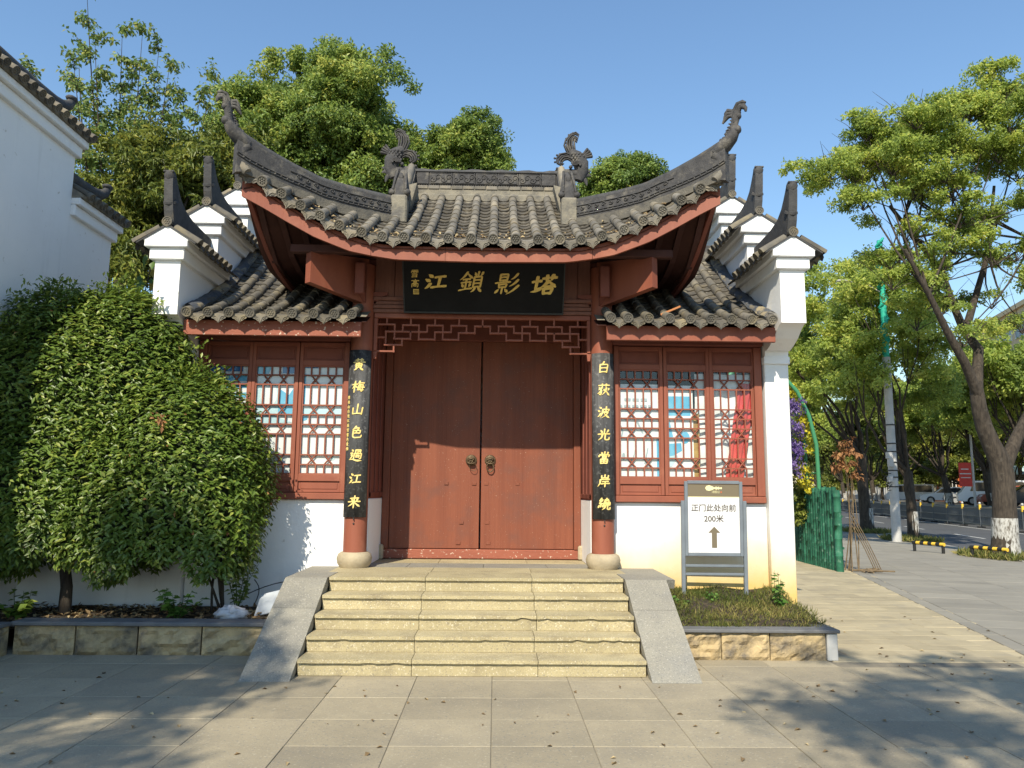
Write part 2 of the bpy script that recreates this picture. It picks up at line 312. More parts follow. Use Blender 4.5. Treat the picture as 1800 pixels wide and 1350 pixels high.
# ------------------------------------------------------------------ writing: brush strokes on a 100 x 100 square (y down)
CH = {
'江': 'd18,13 34,26;d6,38 24,49;p28,62 6,90;h46,28 90,23;v67,27 64,79;h34,84 98,78',
'鎖': 'p30,3 2,40;n30,8 54,32;h16,39 45,37;h10,54 50,51;v30,38 29,83;d13,61 20,74;p47,59 40,71;h4,90 56,81;d62,8 68,20;v77,2 76,22;p94,5 85,20;v62,27 61,77;v62,27 93,25 92,77;h63,43 90,42;h63,59 90,58;h62,76 90,75;p70,79 55,99;d82,79 98,98',
'影': 'v18,5 18,35;v18,6 49,5 47,35;h20,20 46,19;h18,34 47,33;d32,36 33,42;h2,45 62,41;v17,51 19,67;v16,52 49,50 45,66;h20,66 46,65;v32,66 32,94;d18,75 6,90;d45,75 56,88;p88,4 62,30;p93,32 60,62;p99,58 52,99',
'塔': 'h3,37 38,33;v20,12 20,77;p40,69 1,86;h43,21 97,17;v58,6 60,33;p82,4 75,32;p68,32 38,66;n68,33 99,63;h57,62 82,60;v53,71 56,97;v52,72 89,69 84,96;h56,95 84,94',
'黄': 'h20,16 80,13;v36,3 37,29;p66,3 62,29;h4,35 97,31;v27,46 30,77;v27,47 74,45 70,76;h30,61 70,60;h30,76 70,75;v50,33 50,76;p38,80 14,99;d60,80 88,98',
'梅': 'h1,33 41,29;v22,5 21,97;p21,35 1,67;d24,40 40,55;p58,3 45,25;h52,20 94,17;v56,32 50,77;v56,33 87,31 82,88 73,83;h42,57 99,53;d65,39 71,49;d63,62 69,71;h50,77 92,75',
'山': 'v50,6 50,85;v14,38 16,87;h15,87 86,83;v89,33 86,92',
'色': 'p42,1 12,32;v32,16 68,14 54,33;v22,36 22,80;v22,37 79,34 76,58;v48,36 48,57;h24,59 76,57;v22,60 24,88 40,95 86,91 91,73',
'過': 'd15,6 27,18;v7,35 25,32 12,51 26,53 9,78;n2,86 30,83 60,93 99,93;v46,7 45,34;v46,8 85,6 82,32;v64,20 64,32;h62,20 82,19;v38,36 36,80;v38,37 93,35 90,80 81,75;v54,50 54,66;v54,51 77,50 75,65;h54,66 75,65',
'来': 'h18,23 82,19;d29,29 41,43;p74,27 62,43;h4,51 97,46;v50,2 50,99;p48,52 5,88;n52,52 97,86',
'白': 'p50,1 32,24;v21,26 24,94;v21,27 84,24 79,94;h26,57 78,54;h25,90 78,87',
'荻': 'h6,16 95,12;v34,3 36,27;p67,2 63,27;p36,32 6,53;v13,34 34,58 30,94 19,88;p30,60 2,84;d51,46 57,59;p92,39 82,55;p70,32 66,64 40,96;n70,60 99,96',
'波': 'd13,9 27,20;d3,36 18,47;p27,60 3,90;p40,26 38,60 25,96;v42,28 94,25 84,41;v66,4 66,48;p44,50 86,48 70,74 38,98;n52,58 72,80 99,96',
'光': 'v50,2 50,38;d21,13 35,33;p82,9 66,31;h2,45 97,41;p38,46 32,74 6,96;v60,46 60,85 70,91 95,87 95,70',
'當': 'v50,1 50,20;d25,7 35,21;p78,5 66,19;d12,26 7,43;v12,27 94,25 84,41;v36,38 37,53;v36,38 67,37 64,52;h37,53 64,52;v23,62 26,98;v23,63 80,61 76,97;h26,79 76,78;v50,62 50,95;h26,96 76,95',
'岸': 'v50,1 50,25;v24,9 26,29;h26,28 76,26;v79,7 76,29;h16,41 91,37;p18,40 18,70 1,99;h35,57 83,54;h27,75 95,71;v58,56 58,99',
'繞': 'v24,3 9,25 29,27;v33,15 7,47 37,45;v22,48 22,74;d10,60 3,79;d34,58 41,74;h50,16 79,14;v64,3 64,25;h45,27 85,24;h44,40 66,38;v54,32 54,49;h41,51 68,48;h72,40 97,38;v84,32 84,49;h70,51 99,48;h41,61 97,57;p58,62 54,80 34,98;v76,60 76,87 84,93 99,91 99,76',
'雪': 'h14,12 86,10;v50,11 50,44;v12,26 10,40;v12,26 90,24 84,40;d28,32 38,38;d64,32 72,38;v20,56 78,54 74,92;h22,73 76,72;h18,92 78,90',
'高': 'd48,0 54,12;h8,19 94,16;v34,28 35,42;v34,28 68,27 65,42;h35,42 65,41;v16,54 15,98;v16,55 88,52 85,97 75,92;v36,66 37,84;v36,66 66,65 64,83;h37,84 64,83'}
PROF = {'h': (1.0, .72, .7, .8, 1.15), 'v': (1.1, .9, .85, .85, .8), 'p': (1.25, 1.1, .9, .6, .18), 'n': (.5, .7, .95, 1.3, .35), 'd': (.45, .95, 1.25, 1.2, .6)}
def write_char(mb, ch, x, z, s, wd, y0=0, thick=.006, slant=.0):
    for st in CH[ch].split(';'):
        k = st[0]; pts = [tuple(map(float, q.split(','))) for q in st[1:].split()]
        # even subdivision
        L = [0]
        for a, b in zip(pts, pts[1:]): L.append(L[-1]+math.hypot(b[0]-a[0], b[1]-a[1]))
        n = 9 if len(pts) == 2 else 5*len(pts)
        Q = [(float(np.interp(t*L[-1], L, [p[0] for p in pts])), float(np.interp(t*L[-1], L, [p[1] for p in pts]))) for t in [i/n for i in range(n+1)]]
        if len(pts) > 2:
            Q = [Q[0]]+[((Q[i-1][0]+2*Q[i][0]+Q[i+1][0])/4, (Q[i-1][1]+2*Q[i][1]+Q[i+1][1])/4) for i in range(1, n)]+[Q[-1]]
        elif k in 'hpn':
            b = {'h': -1.5, 'p': 3.5, 'n': 3}[k]; Q = [(q[0]+b*.4*math.sin(math.pi*i/n), q[1]+b*math.sin(math.pi*i/n)) for i, q in enumerate(Q)]
        vs = []
        for i, q in enumerate(Q):
            a = Q[max(0, i-1)]; b = Q[min(n, i+1)]; dx, dy = b[0]-a[0], b[1]-a[1]; l = math.hypot(dx, dy) or 1
            w_ = wd*.5*float(np.interp(i/n, (0, .25, .5, .75, 1), PROF[k])); e = -.6*wd*.5 if i == 0 else .5*wd*.5 if i == n and k != 'p' else 0
            if i in (0, n): w_ *= .62
            cx, cy = q[0]+dx/l*e, q[1]+dy/l*e
            for sg in (1, -1): vs.append((cx-dy/l*w_*sg, cy+dx/l*w_*sg))
        F = lambda p, yy: (x+(p[0]-50)/100*s+slant*(50-p[1])/100*s, yy, z-(p[1]-50)/100*s)
        m = len(vs); yj = random.uniform(0, .0012); V = [F(p, y0-thick-yj) for p in vs]+[F(p, y0) for p in vs]; fs = []
        for i in range(n):
            a = 2*i; fs += [(a, a+1, a+3, a+2), (a, a+2, m+a+2, m+a), (a+1, m+a+1, m+a+3, a+3)]
        fs += [(0, m, m+1, 1), (m-2, m-1, 2*m-1, 2*m-2)]; mb.add(V, fs)

# ------------------------------------------------------------------ the gatehouse
gate = thing('gatehouse', 'traditional Chinese gatehouse with red double door, tiled roofs and upswept corners', 'gatehouse')
ZD = [(0, 4.58), (1.15, 4.59), (1.39, 4.64), (1.65, 4.715), (1.86, 4.815), (2.08, 4.925), (2.3, 5.05), (2.51, 5.17), (2.75, 5.30), (3, 5.45)]
ZB = [(0, 4.33), (1.0, 4.345), (1.3, 4.39), (1.55, 4.44), (1.95, 4.59), (2.28, 4.76), (2.52, 4.89), (2.75, 5.0), (3, 5.1)]
ZT = [(0, 4.50), (1.0, 4.505), (1.3, 4.54), (1.83, 4.72), (2.2, 4.91), (2.5, 5.09), (2.76, 5.26), (3, 5.4)]
YR = 1.35
def Ye(X): a = min(1, max(0, (abs(X)-1.3)/1.45)); return -1.0-.22*a*a
def g1(u): return .5*u+.045*u*u
def front(X, Y): return interp(abs(X), ZD)+g1(Y-(Ye(X)-.1))
def surf(X, Y):
    Ys = YR-abs(Y-YR); f = front(X, Ys)
    if abs(X) > 1.12:
        dx = 2.75-abs(X); dy = max(0, Ys-(Ye(X)-.1)); f = min(f, interp(max(0, 2.75-dy*1.33), ZD)+g1(max(0, dx*.75)))
    return f
def hipY(X): return Ye(X)-.1+.75*(2.75-abs(X))
# roof base, underside
ny = 34
def rb(off, shrink=0):
    def fn(u, v):
        X = -2.75+5.5*u; X *= 1-shrink; Y0 = Ye(X)-.02; Y = Y0+(2*YR-2*Y0)*v; return (X, Y, surf(X, Y)+off)
    return fn
MB().grid(rb(-.06), 66, 64).build('roof_deck', 'mortar', gate)
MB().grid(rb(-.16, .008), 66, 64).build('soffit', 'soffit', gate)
# fascia boards
def fascia(x0, x1, n):
    mb = MB(); P = []
    for i in range(n+1):
        X = x0+(x1-x0)*i/n; y = Ye(X); P.append([(X, y, interp(abs(X), ZB)), (X, y, interp(abs(X), ZT)), (X, y+.05, interp(abs(X), ZT)), (X, y+.05, interp(abs(X), ZB))])
    vs = sum(P, []); fs = []
    for i in range(n):
        for k in range(4): fs.append((4*i+k, 4*i+(k+1) % 4, 4*i+4+(k+1) % 4, 4*i+4+k))
    fs += [(0, 1, 2, 3)[::-1], tuple(4*n+k for k in range(4))]; mb.add(vs, [f[::-1] for f in fs]); return mb
fascia(-1.29, -.43, 10).build('fascia_board', 'red', gate); fascia(-.426, 1.29, 16).build('fascia_board', 'red', gate)
fascia(-2.75, -1.295, 24).build('fascia_board', 'red', gate); fascia(1.295, 2.75, 24).build('fascia_board', 'red', gate)
for s in (-1, 1):
    mb = MB(); n = 40; vs = []; fs = []
    for i in range(n+1):
        Y = -1.16+(2*YR+2.32)*i/n; d = (YR-abs(Y-YR))+1.2; Xq = 2.75-max(0, d)*1.2; zb, zt = interp(max(0, Xq), ZB), interp(max(0, Xq), ZT); x = s*(2.72-.10*min(1, d/1.4)); vs += [(x, Y, zb), (x, Y, zt), (x-s*.05, Y, zt), (x-s*.05, Y, zb)]
    for i in range(n):
        for k in range(4): fs.append((4*i+k, 4*i+(k+1) % 4, 4*i+4+(k+1) % 4, 4*i+4+k))
    mb.add(vs, fs).build('side_fascia_board', 'red_dull', gate)
# rafters
for i in range(-13, 14):
    X = i*.2; y0 = Ye(X)+.06; pts = []
    mb = MB(); n = 5; y1 = .9; vs = []; fs = []
    for k in range(n+1):
        Y = y0+(y1-y0)*k/n; z = surf(X, Y)-.162; vs += [(X-.035, Y, z-.07), (X+.035, Y, z-.07), (X+.035, Y, z), (X-.035, Y, z)]
    for k in range(n):
        for q in range(4): fs.append((4*k+q, 4*k+(q+1) % 4, 4*k+4+(q+1) % 4, 4*k+4+q))
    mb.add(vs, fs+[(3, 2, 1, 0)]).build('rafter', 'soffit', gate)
# tile pieces (shared meshes)
def cap_me(m, L=.305):
    mb = MB(); n = 9
    def fn(u, v): a = math.pi*(1.12*u-.06); r = .060-.009*v; return (-r*math.cos(a), L*v, r*math.sin(a)*1.0)
    mb.grid(fn, n, 1); mb.add([(-.060*math.cos(math.pi*k/n), 0, .060*math.sin(math.pi*k/n)) for k in range(n+1)], [tuple(range(n+1))]); return mb.mesh('cap_tile', m)
def disc_me(m):
    mb = MB(); n = 16; prof = [(.061, .04), (.061, -.012), (.050, -.012), (.047, -.004)]
    vs = [(r*math.cos(2*math.pi*k/n), y, r*math.sin(2*math.pi*k/n)) for r, y in prof for k in range(n)]
    fs = [(i*n+k, i*n+(k+1) % n, (i+1)*n+(k+1) % n, (i+1)*n+k) for i in range(3) for k in range(n)]+[tuple(3*n+k for k in range(n))]
    mb.add(vs, fs)
    for k in range(7):
        a = 2*math.pi*k/6; q = (0, 0) if k == 6 else (.027*math.cos(a), .027*math.sin(a)); mb.ball((q[0], -.006, q[1]), .011, 5, 3, (1, .7, 1))
    return mb.mesh('tile_disc', m)
def pan_me(m, w_=.105, L=.23):
    mb = MB(); n = 6; T = .014
    def z(x): return .042*(x/w_)**2
    xs = [-w_+2*w_*i/n for i in range(n+1)]
    vs = [(x, 0, z(x)+.016) for x in xs]+[(x, L, z(x)-.004) for x in xs]+[(x, 0, z(x)+.016-T) for x in xs]
    fs = [(i, i+1, n+2+i, n+1+i) for i in range(n)]+[(2*n+2+i, 2*n+3+i, i+1, i) for i in range(n)]
    mb.add(vs, fs, False); return mb.mesh('pan_tile', m)
def drip_me(m, w_=.122):
    mb = MB(); n = 12; top = [(-w_+2*w_*i/n) for i in range(n+1)]
    zt = lambda x: .045*(x/w_)**2+.012
    low = [-.012, -.046, -.062, -.058, -.068, -.074, -.098, -.074, -.068, -.058, -.062, -.046, -.012]
    fw_ = lambda z: -.03+.42*z if z < 0 else -.03
    A = [(x, -.03, zt(x)) for x in top]; B = [(x*.97, -.03+.45*low[i], zt(x)+low[i]) for i, x in enumerate(top)]
    A2 = [(p[0], p[1]+.014, p[2]) for p in A]; B2 = [(p[0], p[1]+.014, p[2]) for p in B]; k = n+1
    mb.add(A+B+A2+B2, [(i, k+i, k+i+1, i+1) for i in range(n)]+[(2*k+i, 2*k+i+1, 3*k+i+1, 3*k+i) for i in range(n)]+[(k+i, 3*k+i, 3*k+i+1, k+i+1) for i in range(n)])
    mb.grid(lambda u, v: (-w_+2*w_*u, -.03+.24*v, zt(-w_+2*w_*u)-.01*v), 6, 1, False)
    for s in (-1, 1):
        q = [(s*x, -.03+.45*(z)-.006, zt(s*x)+z) for x, z in ((.085, -.018), (.06, -.026), (.035, -.022), (.02, -.035), (.012, -.06), (0, -.085))]; mb.tube(q, .0045, 4)
        mb.tube([(s*x, -.03+.45*z-.006, zt(x)+z) for x, z in ((.07, -.036), (.045, -.045), (.03, -.052))], .004, 4)
    return mb.mesh('drip_tile', m)
def tile_roof(parent, rows, pans, ystart, yend, zf, m, names=('cap_tile', 'pan_tile'), pan_parts=True, step=.19, flip=False):
    cm, dm, pm, em = cap_me(m), disc_me(m), pan_me('tile_pan'), drip_me(m); rg = random.Random(3); joined = MB(); pmb = None
    def mtx(X, Y, dz=0, jit=0):
        e = .01; gy = (zf(X, Y+e)-zf(X, Y-e))/(2*e); gx = (zf(X+e, Y)-zf(X-e, Y))/(2*e)
        ey = Vector((rg.uniform(-jit, jit), 1, gy)).normalized(); ex = Vector((1, 0, gx)); ex = (ex-ey*ex.dot(ey)).normalized(); ez = ex.cross(ey)
        p = Vector((X, Y, zf(X, Y)))+ez*dz
        return Matrix(((ex.x, ey.x, ez.x, p.x), (ex.y, ey.y, ez.y, p.y), (ex.z, ey.z, ez.z, p.z), (0, 0, 0, 1)))
    for X in rows:
        Y = ystart(X); ye = yend(X); put('tile_disc', dm, mtx(X, Y-.012, 0), parent)
        while Y < ye-.03:
            mt = mtx(X, Y, rg.uniform(-.003, .003), .03); L = .29*math.hypot(1, 0)*mt[1][1]; o = put(names[0], cm, mt, parent)
            if Y+L > ye: o.scale = (1, max(.12, (ye-Y)/L), 1)
            Y += L
    for X in pans:
        Y = ystart(X); ye = yend(X); put('drip_tile', em, mtx(X, Y+.035, -.045), parent); Y += .15
        while Y < ye-.02:
            mt = mtx(X, Y, -.050+rg.uniform(-.004, .004), .03)
            if pan_parts: put(names[1], pm, mt, parent)
            else:
                vs = [tuple(mt @ v.co) for v in pm.vertices]; joined.add(vs, [tuple(p.vertices) for p in pm.polygons])
            Y += step*mt[1][1]
    if not pan_parts: tag(joined.build('pan_tiles', 'tile_pan', parent), kind='stuff')
pos = [.13, .39, .65, .90, 1.15, 1.39, 1.645, 1.865, 2.085, 2.30, 2.51]
rows = sorted([-x for x in pos]+pos); pans = [(a+b)/2 for a, b in zip(rows, rows[1:])]+[-2.635, 2.635]
tile_roof(gate, rows, pans, lambda X: Ye(X)-.1, lambda X: 1.27 if abs(X) < 1.05 else hipY(X)-.04, front, 'tile')
# back slope rolls, seen only from elsewhere
mb = MB()
for X in rows:
    if abs(X) < 1.1: mb.tube([(X, YR+.1+k*.35, surf(X, YR+.1+k*.35)) for k in range(7)], .055, 6)
mb.build('rear_tile_rolls', 'tile', gate)

# relief scrolls
def scroll(mb, o, ex, ez, s, r, turns=1.3, flip=1, n=16):
    pts = []
    for i in range(n+1):
        t = i/n; a = turns*2*math.pi*t; rad = s*(1-.85*t); pts.append(Vector(o)+ex*(flip*rad*math.cos(a))+ez*(rad*math.sin(a)))
    mb.tube(pts, r, 4)
# main ridge
MB().box(-1.06, 1.06, YR-.16, YR+.16, 5.86, 6.03, .015).box(-1.05, 1.05, YR-.11, YR+.11, 6.02, 6.16, .01).build('ridge_base', 'mortar', gate)
for i in range(12):
    x = -1.03+i*.172; MB().box(x, x+.165, YR-.125, YR+.1, 6.115+random.uniform(-.004, .004), 6.17, .008).build('ridge_brick', 'tile', gate)
MB().box(-1.06, 1.06, YR-.08, YR+.08, 6.165, 6.40).build('ridge_core', 'carved', gate)
edges = [-1.04, -.85, -.50, -.16, .16, .48, .82, 1.04]
for i in range(7):
    x0, x1 = edges[i]+.004, edges[i+1]-.004; mb = MB(); mb.box(x0, x1, YR-.10, YR-.078, 6.20, 6.385, .006)
    if 0 < i < 6:
        mb.tube([(x0+.02, YR-.102, 6.215), (x1-.02, YR-.102, 6.215), (x1-.02, YR-.102, 6.37), (x0+.02, YR-.102, 6.37), (x0+.02, YR-.102, 6.215)], .006, 4)
        w_ = x1-x0
        for k in range(4):
            cx = x0+w_*(k+.65)/4.3; fl = 1 if k % 2 else -1; scroll(mb, (cx, YR-.104, 6.29+.015*fl), Vector((1, 0, 0)), Vector((0, 0, fl)), .05, .009, 1.2)
    mb.build('ridge_panel', 'carved', gate)
mb = MB()
for i in range(60): mb.ball((-1.03+i*.035, YR-.085, 6.183), .012, 5, 4)
tag(mb.build('bead_row', 'carved', gate), kind='stuff')
mb = MB(); pts = [(-1.06+2.12*i/20, YR, 6.405+.012*math.sin(i*1.7)) for i in range(21)]; mb.tube(pts, .052, 8, flat=2.0, upv=(0, 0, 1)); mb.box(-1.06, 1.06, YR-.115, YR+.115, 6.385, 6.41, .006)
mb.build('ridge_coping', 'tile_dark', gate)

def sweep_fin(mb, pts, halfw, s=1):      # pts: (x, y, zbottom, ztop), fin of half width along a path
    P = [Vector(p[:3]) for p in pts]; n = len(P); vs = []
    for i, p in enumerate(pts):
        t = P[min(i+1, n-1)]-P[max(i-1, 0)]; t.z = 0; t.normalize(); q = Vector((-t.y, t.x, 0))*halfw
        a = Vector((p[0], p[1], p[2])); b = Vector((p[0], p[1], p[3])); vs += [a-q, a+q, b+q, b-q]
    fs = [(4*i+k, 4*i+(k+1) % 4, 4*i+4+(k+1) % 4, 4*i+4+k) for i in range(n-1) for k in range(4)]+[(3, 2, 1, 0), tuple(4*(n-1)+k for k in range(4))]
    mb.add(vs, fs); return mb
HT = [(1.0, 5.50), (1.25, 5.46), (1.7, 5.435), (2.0, 5.43), (2.3, 5.495), (2.53, 5.565), (2.72, 5.64), (2.9, 5.73)]
for s in (-1, 1):
    # hip ridge sweeping out to the corner
    pts = []; n = 26
    for i in range(n+1):
        X = 1.12+(2.80-1.12)*i/n; Y = hipY(X) if X < 2.75 else hipY(2.75)-(X-2.75)*.75; zb = surf(s*min(X, 2.74), Y)-.06; zt = interp(X, HT)
        pts.append((s*X, Y, min(zb, zt-.12), zt))
    sweep_fin(MB(), pts, .055).build('hip_ridge', 'carved', gate)
    mb = MB(); mb.tube([(p[0], p[1], p[3]+.012) for p in pts], .062, 8, flat=.72); mb.build('hip_coping', 'tile_dark', gate)
    dirv = Vector((s*1.68, pts[-1][1]-pts[0][1], 0)).normalized(); nr = Vector((dirv.y, -dirv.x, 0))*(1 if s > 0 else -1)
    if nr.y > 0: nr = -nr
    mb = MB(); mc = MB(); md = MB(); Ls = []
    for i in range(0, 61):
        t = i/60*n; k = min(n-1, int(t)); f = t-k; p = [pts[k][q]*(1-f)+pts[k+1][q]*f for q in range(4)]
        o = Vector(p[:2]+[0])+nr*.062; ex_ = .07*max(0, min(1, (abs(p[0])-2.2)/.5))
        if i % 2 == 0: mb.ball((o.x, o.y, p[3]-.175-ex_), .013, 5, 4)
        Ls.append((o.x, o.y, p[3]-.155-ex_))
        if i % 3 == 1 and i < 42: 
            fl = 1 if (i//3) % 2 else -1; scroll(mc, (o.x, o.y, p[3]-.095), dirv, Vector((0, 0, fl)), .032, .007, 1.15, n=11)
    mc.tube(Ls, .006, 4); mc.tube([(a, b, c+.10) for a, b, c in Ls[:44]], .008, 4); mc.tube([(a, b, c-.032) for a, b, c in Ls], .007, 4)
    tag(mb.build('bead_row', 'carved', gate), kind='stuff'); mc.build('carved_band', 'tile_dark', gate)
    # light mortar skirt under the hip ridge
    sweep_fin(MB(), [(p[0], p[1], p[2]-.02, max(p[2]+.03, p[3]-.225-.08*max(0, min(1, (abs(p[0])-2.1)/.5)))) for p in pts[:-1]], .072).build('hip_mortar', 'mortar_dark', gate)
    # vertical ridge down to the block, the block, the seated guardian
    vp = []
    for i in range(11):
        Y = YR-.05-(YR-.05-.16)*i/10; z = front(s*1.1, Y); vp.append((s*1.12, Y, z-.06, z+.40-.10*math.sin(i/10*math.pi)-.04*i/10))
    sweep_fin(MB(), vp, .07).build('descending_ridge', 'carved', gate)
    mb = MB(); mb.tube([(p[0], p[1], p[3]+.01) for p in vp], .085, 8, flat=.7); mb.build('descending_coping', 'tile', gate)
    z0 = front(s*1.12, .1)
    MB().box(s*1.12-.105, s*1.12+.105, -.03, .2, z0-.12, z0+.27, .02).build('ridge_block', 'mortar', gate)
    mb = MB(); zb = z0+.27
    body = [(s*1.12, .10, zb-.02), (s*1.12, .10, zb+.10), (s*1.115, .12, zb+.22), (s*1.10, .15, zb+.32), (s*1.085, .18, zb+.40)]
    mb.tube(body, [.115, .125, .10, .07, .045], 14, flat=.9)
    for q in (-1, 1):
        mb.ball((s*1.12+q*.10, .03, zb+.05), .048, 8, 6)
        mb.tube([(s*1.10+q*.05, .09, zb+.40), (s*1.11+q*.07, .03, zb+.24), (s*1.12+q*.085, .0, zb+.08)], [.018, .02, .014], 6)
    mb.ball((s*1.11, .055, zb+.27), .05, 8, 6, (.7, .5, 1.3))
    mb.build('guardian_figure', 'carved', gate)
    # wedge of pale mortar between guardian and main ridge
    MB().prism([(s*1.10, zb+.36), (s*.95, zb+.40), (s*1.06, zb-.05)], 'y', .55, .75).build('mortar_wedge', 'mortar', gate)
    # fish-dragon on the end of the main ridge: jaws bite the ridge, tail curls up (x inwards = -s)
    mb = MB(); Y = YR-.02; FX = lambda a: s*(1.50-a); Z0 = 6.42
    def path(P, rads, fl=.55, n=10): mb.tube([(FX(a), Y, Z0+b) for a, b in P], rads, n, flat=fl, upv=(0, 0, 1))
    path([(.12, -.10), (.07, .05), (.08, .17), (.15, .29), (.24, .36)], [.07, .105, .12, .10, .06], .8, 12)         # body
    path([(.10, .00), (.25, .02), (.38, .03), (.47, .06)], [.07, .065, .045, .012], .9)                                # upper jaw
    path([(.10, -.06), (.22, -.05), (.33, -.09), (.40, -.06)], [.06, .05, .035, .012], .9)                            # lower jaw
    path([(.04, -.02), (-.02, .0), (-.07, -.02)], [.05, .035, .01], .5); path([(.05, .02), (-.01, .04), (-.07, .06)], [.05, .03, .012], .5)
    path([(.06, -.05), (.01, -.10), (-.01, -.17)], [.045, .035, .01], .5)
    mb.ball((FX(.24), Y-.07, Z0+.085), .03, 8, 6); mb.ball((FX(.44), Y-.03, Z0+.075), .022, 6, 5)
    for k in range(5):                     # tall tail plume, curling outward
        d = .027*(k-2)
        c = [(.20+d, .30), (.235+d*1.2, .38), (.255+d*1.4, .46), (.245+d*1.25, .545-d*.2), (.20+d*.6, .60+d*.7), (.155, .60+d*1.3), (.125-d*.3, .57+d*1.2), (.13, .545)]
        mb.tube([(FX(a), Y-.012*(k % 2), Z0+b) for a, b in c], [.026, .03, .032, .03, .028, .024, .018, .009], 6, flat=.5, upv=(0, 1, 0))
    mb.tube([(FX(a), Y+.012, Z0+b) for a, b in [(.20, .30), (.235, .38), (.255, .46), (.245, .545), (.205, .595)]], [.010]*5, 6, flat=5.5, upv=(0, 1, 0)); mb.tube([(FX(a), Y+.012, Z0+b) for a, b in [(.22, .25), (.29, .285), (.36, .27), (.40, .22)]], [.010]*4, 6, flat=4.5, upv=(0, 1, 0))
    for k in range(4):                     # lower plume, curling inward over the jaw
        d = .029*(k-1.5); c = [(.22, .25+d), (.29+d*.3, .285+d), (.36+d*.7, .27+d*.9), (.405+d, .22+d*.5), (.40+d*.9, .165), (.36+d*.4, .145-d*.4), (.335, .165)]
        mb.tube([(FX(a), Y-.012*(k % 2), Z0+b) for a, b in c], [.024, .028, .03, .028, .024, .018, .009], 6, flat=.5, upv=(0, 1, 0))
    for k in range(4):                     # back fin
        a = math.radians(128+k*13); mb.tube([(FX(.10), Y, Z0+.25), (FX(.10+.2*math.cos(a)), Y, Z0+.25+.2*math.sin(a))], [.012, .024], 5, flat=1.5)
    for k in range(5):
        a = math.radians(60+k*28); scroll(mb, (FX(.12), Y-.105, Z0+.10), Vector((1, 0, 0)), Vector((0, 0, 1)), .035+.018*k, .007, .55, flip=-s)
    for a, b in ((.29, .43), (.315, .50), (.30, .565), (.26, .625), (.20, .655), (.44, .30), (.475, .25), (.47, .19), (.40, .315)): mb.ball((FX(a), Y, Z0+b), .019, 6, 4)
    for i in range(6):
        for j in range(4): mb.ball((FX(.05+.05*j+.02*(i % 2)), Y-.085+.01*abs(j-1.5), Z0+.12+.035*i), .022, 5, 4, (1, .6, 1))
    mb.build('ridge_fish_ornament', 'carved', gate)
    # phoenix on the corner
    mb = MB(); e = Vector((s*2.80, pts[-1][1], 5.67)); dv = dirv
    def W(a, b): return e+dv*a*.95+Vector((0, 0, b*.86))
    mb.tube([W(-.14, -.10), W(-.02, -.02), W(.07, .06), (W(.115, .15)), W(.11, .24), W(.13, .33), W(.15, .40)], [.07, .085, .07, .056, .042, .048, .045], 10)
    mb.tube([W(-.14, -.12), W(-.08, -.2), W(-.05, -.34)], [.075, .07, .045], 8)
    mb.ball(W(.135, .15), .055, 8, 6); mb.ball(W(.155, .335), .042, 8, 6)
    for k in range(3):
        d = .034*(k-1); mb.tube([W(.14+d*.5, .36), W(.15+d*1.2, .44+d*.4), W(.19+d, .475-d), W(.235+d*.6, .465-d*1.6), W(.255, .43-d*1.8)], [.022, .026, .027, .024, .014], 6)
        mb.tube([W(.12, .33+d), W(.08, .40+d), W(.03, .415+d*1.3), W(-.01+d*.3, .375+d*1.4), W(-.025+d*.5, .33+d)], [.020, .025, .026, .022, .012], 6)
    for k in range(6): mb.tube([W(.06+.012*k, .12+.035*k), W(.01+.02*k, .16+.03*k), W(-.025+.02*k, .135+.045*k)], [.02, .018, .008], 5)
    for k in range(7): mb.ball(W(-.10+.035*k, .02+.03*k+.015*(k % 2)), .026, 6, 4)
    for k in range(8): mb.ball(W(.075+.005*k, .17+.028*k)+Vector((0, -.04, 0)), .018, 5, 4)
    mb.build('phoenix_ornament', 'carved', gate)
    # corner tile roll and little side discs
    MB().tube([(s*2.66, Ye(2.66)-.13, 5.235), (s*2.74, Ye(2.7)-.10, 5.31), (s*2.80, Ye(2.75)-.06, 5.36)], [.05, .075, .05], 8).build('corner_tile', 'tile', gate)
    # diagonal bracket board and forward arm
    a = Vector((s*1.50, -.06, 0)); b = Vector((s*2.08, -.72, 0)); q = Vector((-(b-a).y, (b-a).x, 0)).normalized()*.05
    def pr8(z): return [a-q+Vector((0, 0, z[0])), b-q+Vector((0, 0, z[1])), b+q+Vector((0, 0, z[1])), a+q+Vector((0, 0, z[0]))]
    MB().add(pr8((4.02, 4.13))+pr8((4.62, 4.50)), [(0, 3, 2, 1), (4, 5, 6, 7), (0, 1, 5, 4), (1, 2, 6, 5), (2, 3, 7, 6), (3, 0, 4, 7)]).build('bracket_board', 'red', gate)
    MB().prism([(0, 3.98), (-.08, 3.99), (-.16, 4.06), (-.24, 4.18), (-.30, 4.24), (-.30, 4.52), (0, 4.52)], 'x', s*1.53-.05, s*1.53+.05).build('bracket_arm', 'red_dull', gate)
    MB().box(s*1.53-.06, s*1.53+.06, -.36, -.302, 4.10, 4.50, .01).build('hanging_post', 'red_dull', gate)
    MB().prism([(s*1.42, 4.00), (s*1.38, 4.04), (s*1.30, 4.14), (s*1.22, 4.16), (s*1.22, 4.2), (s*1.42, 4.2)], 'y', -.05, .05).build('corner_brace', 'red_dull', gate)

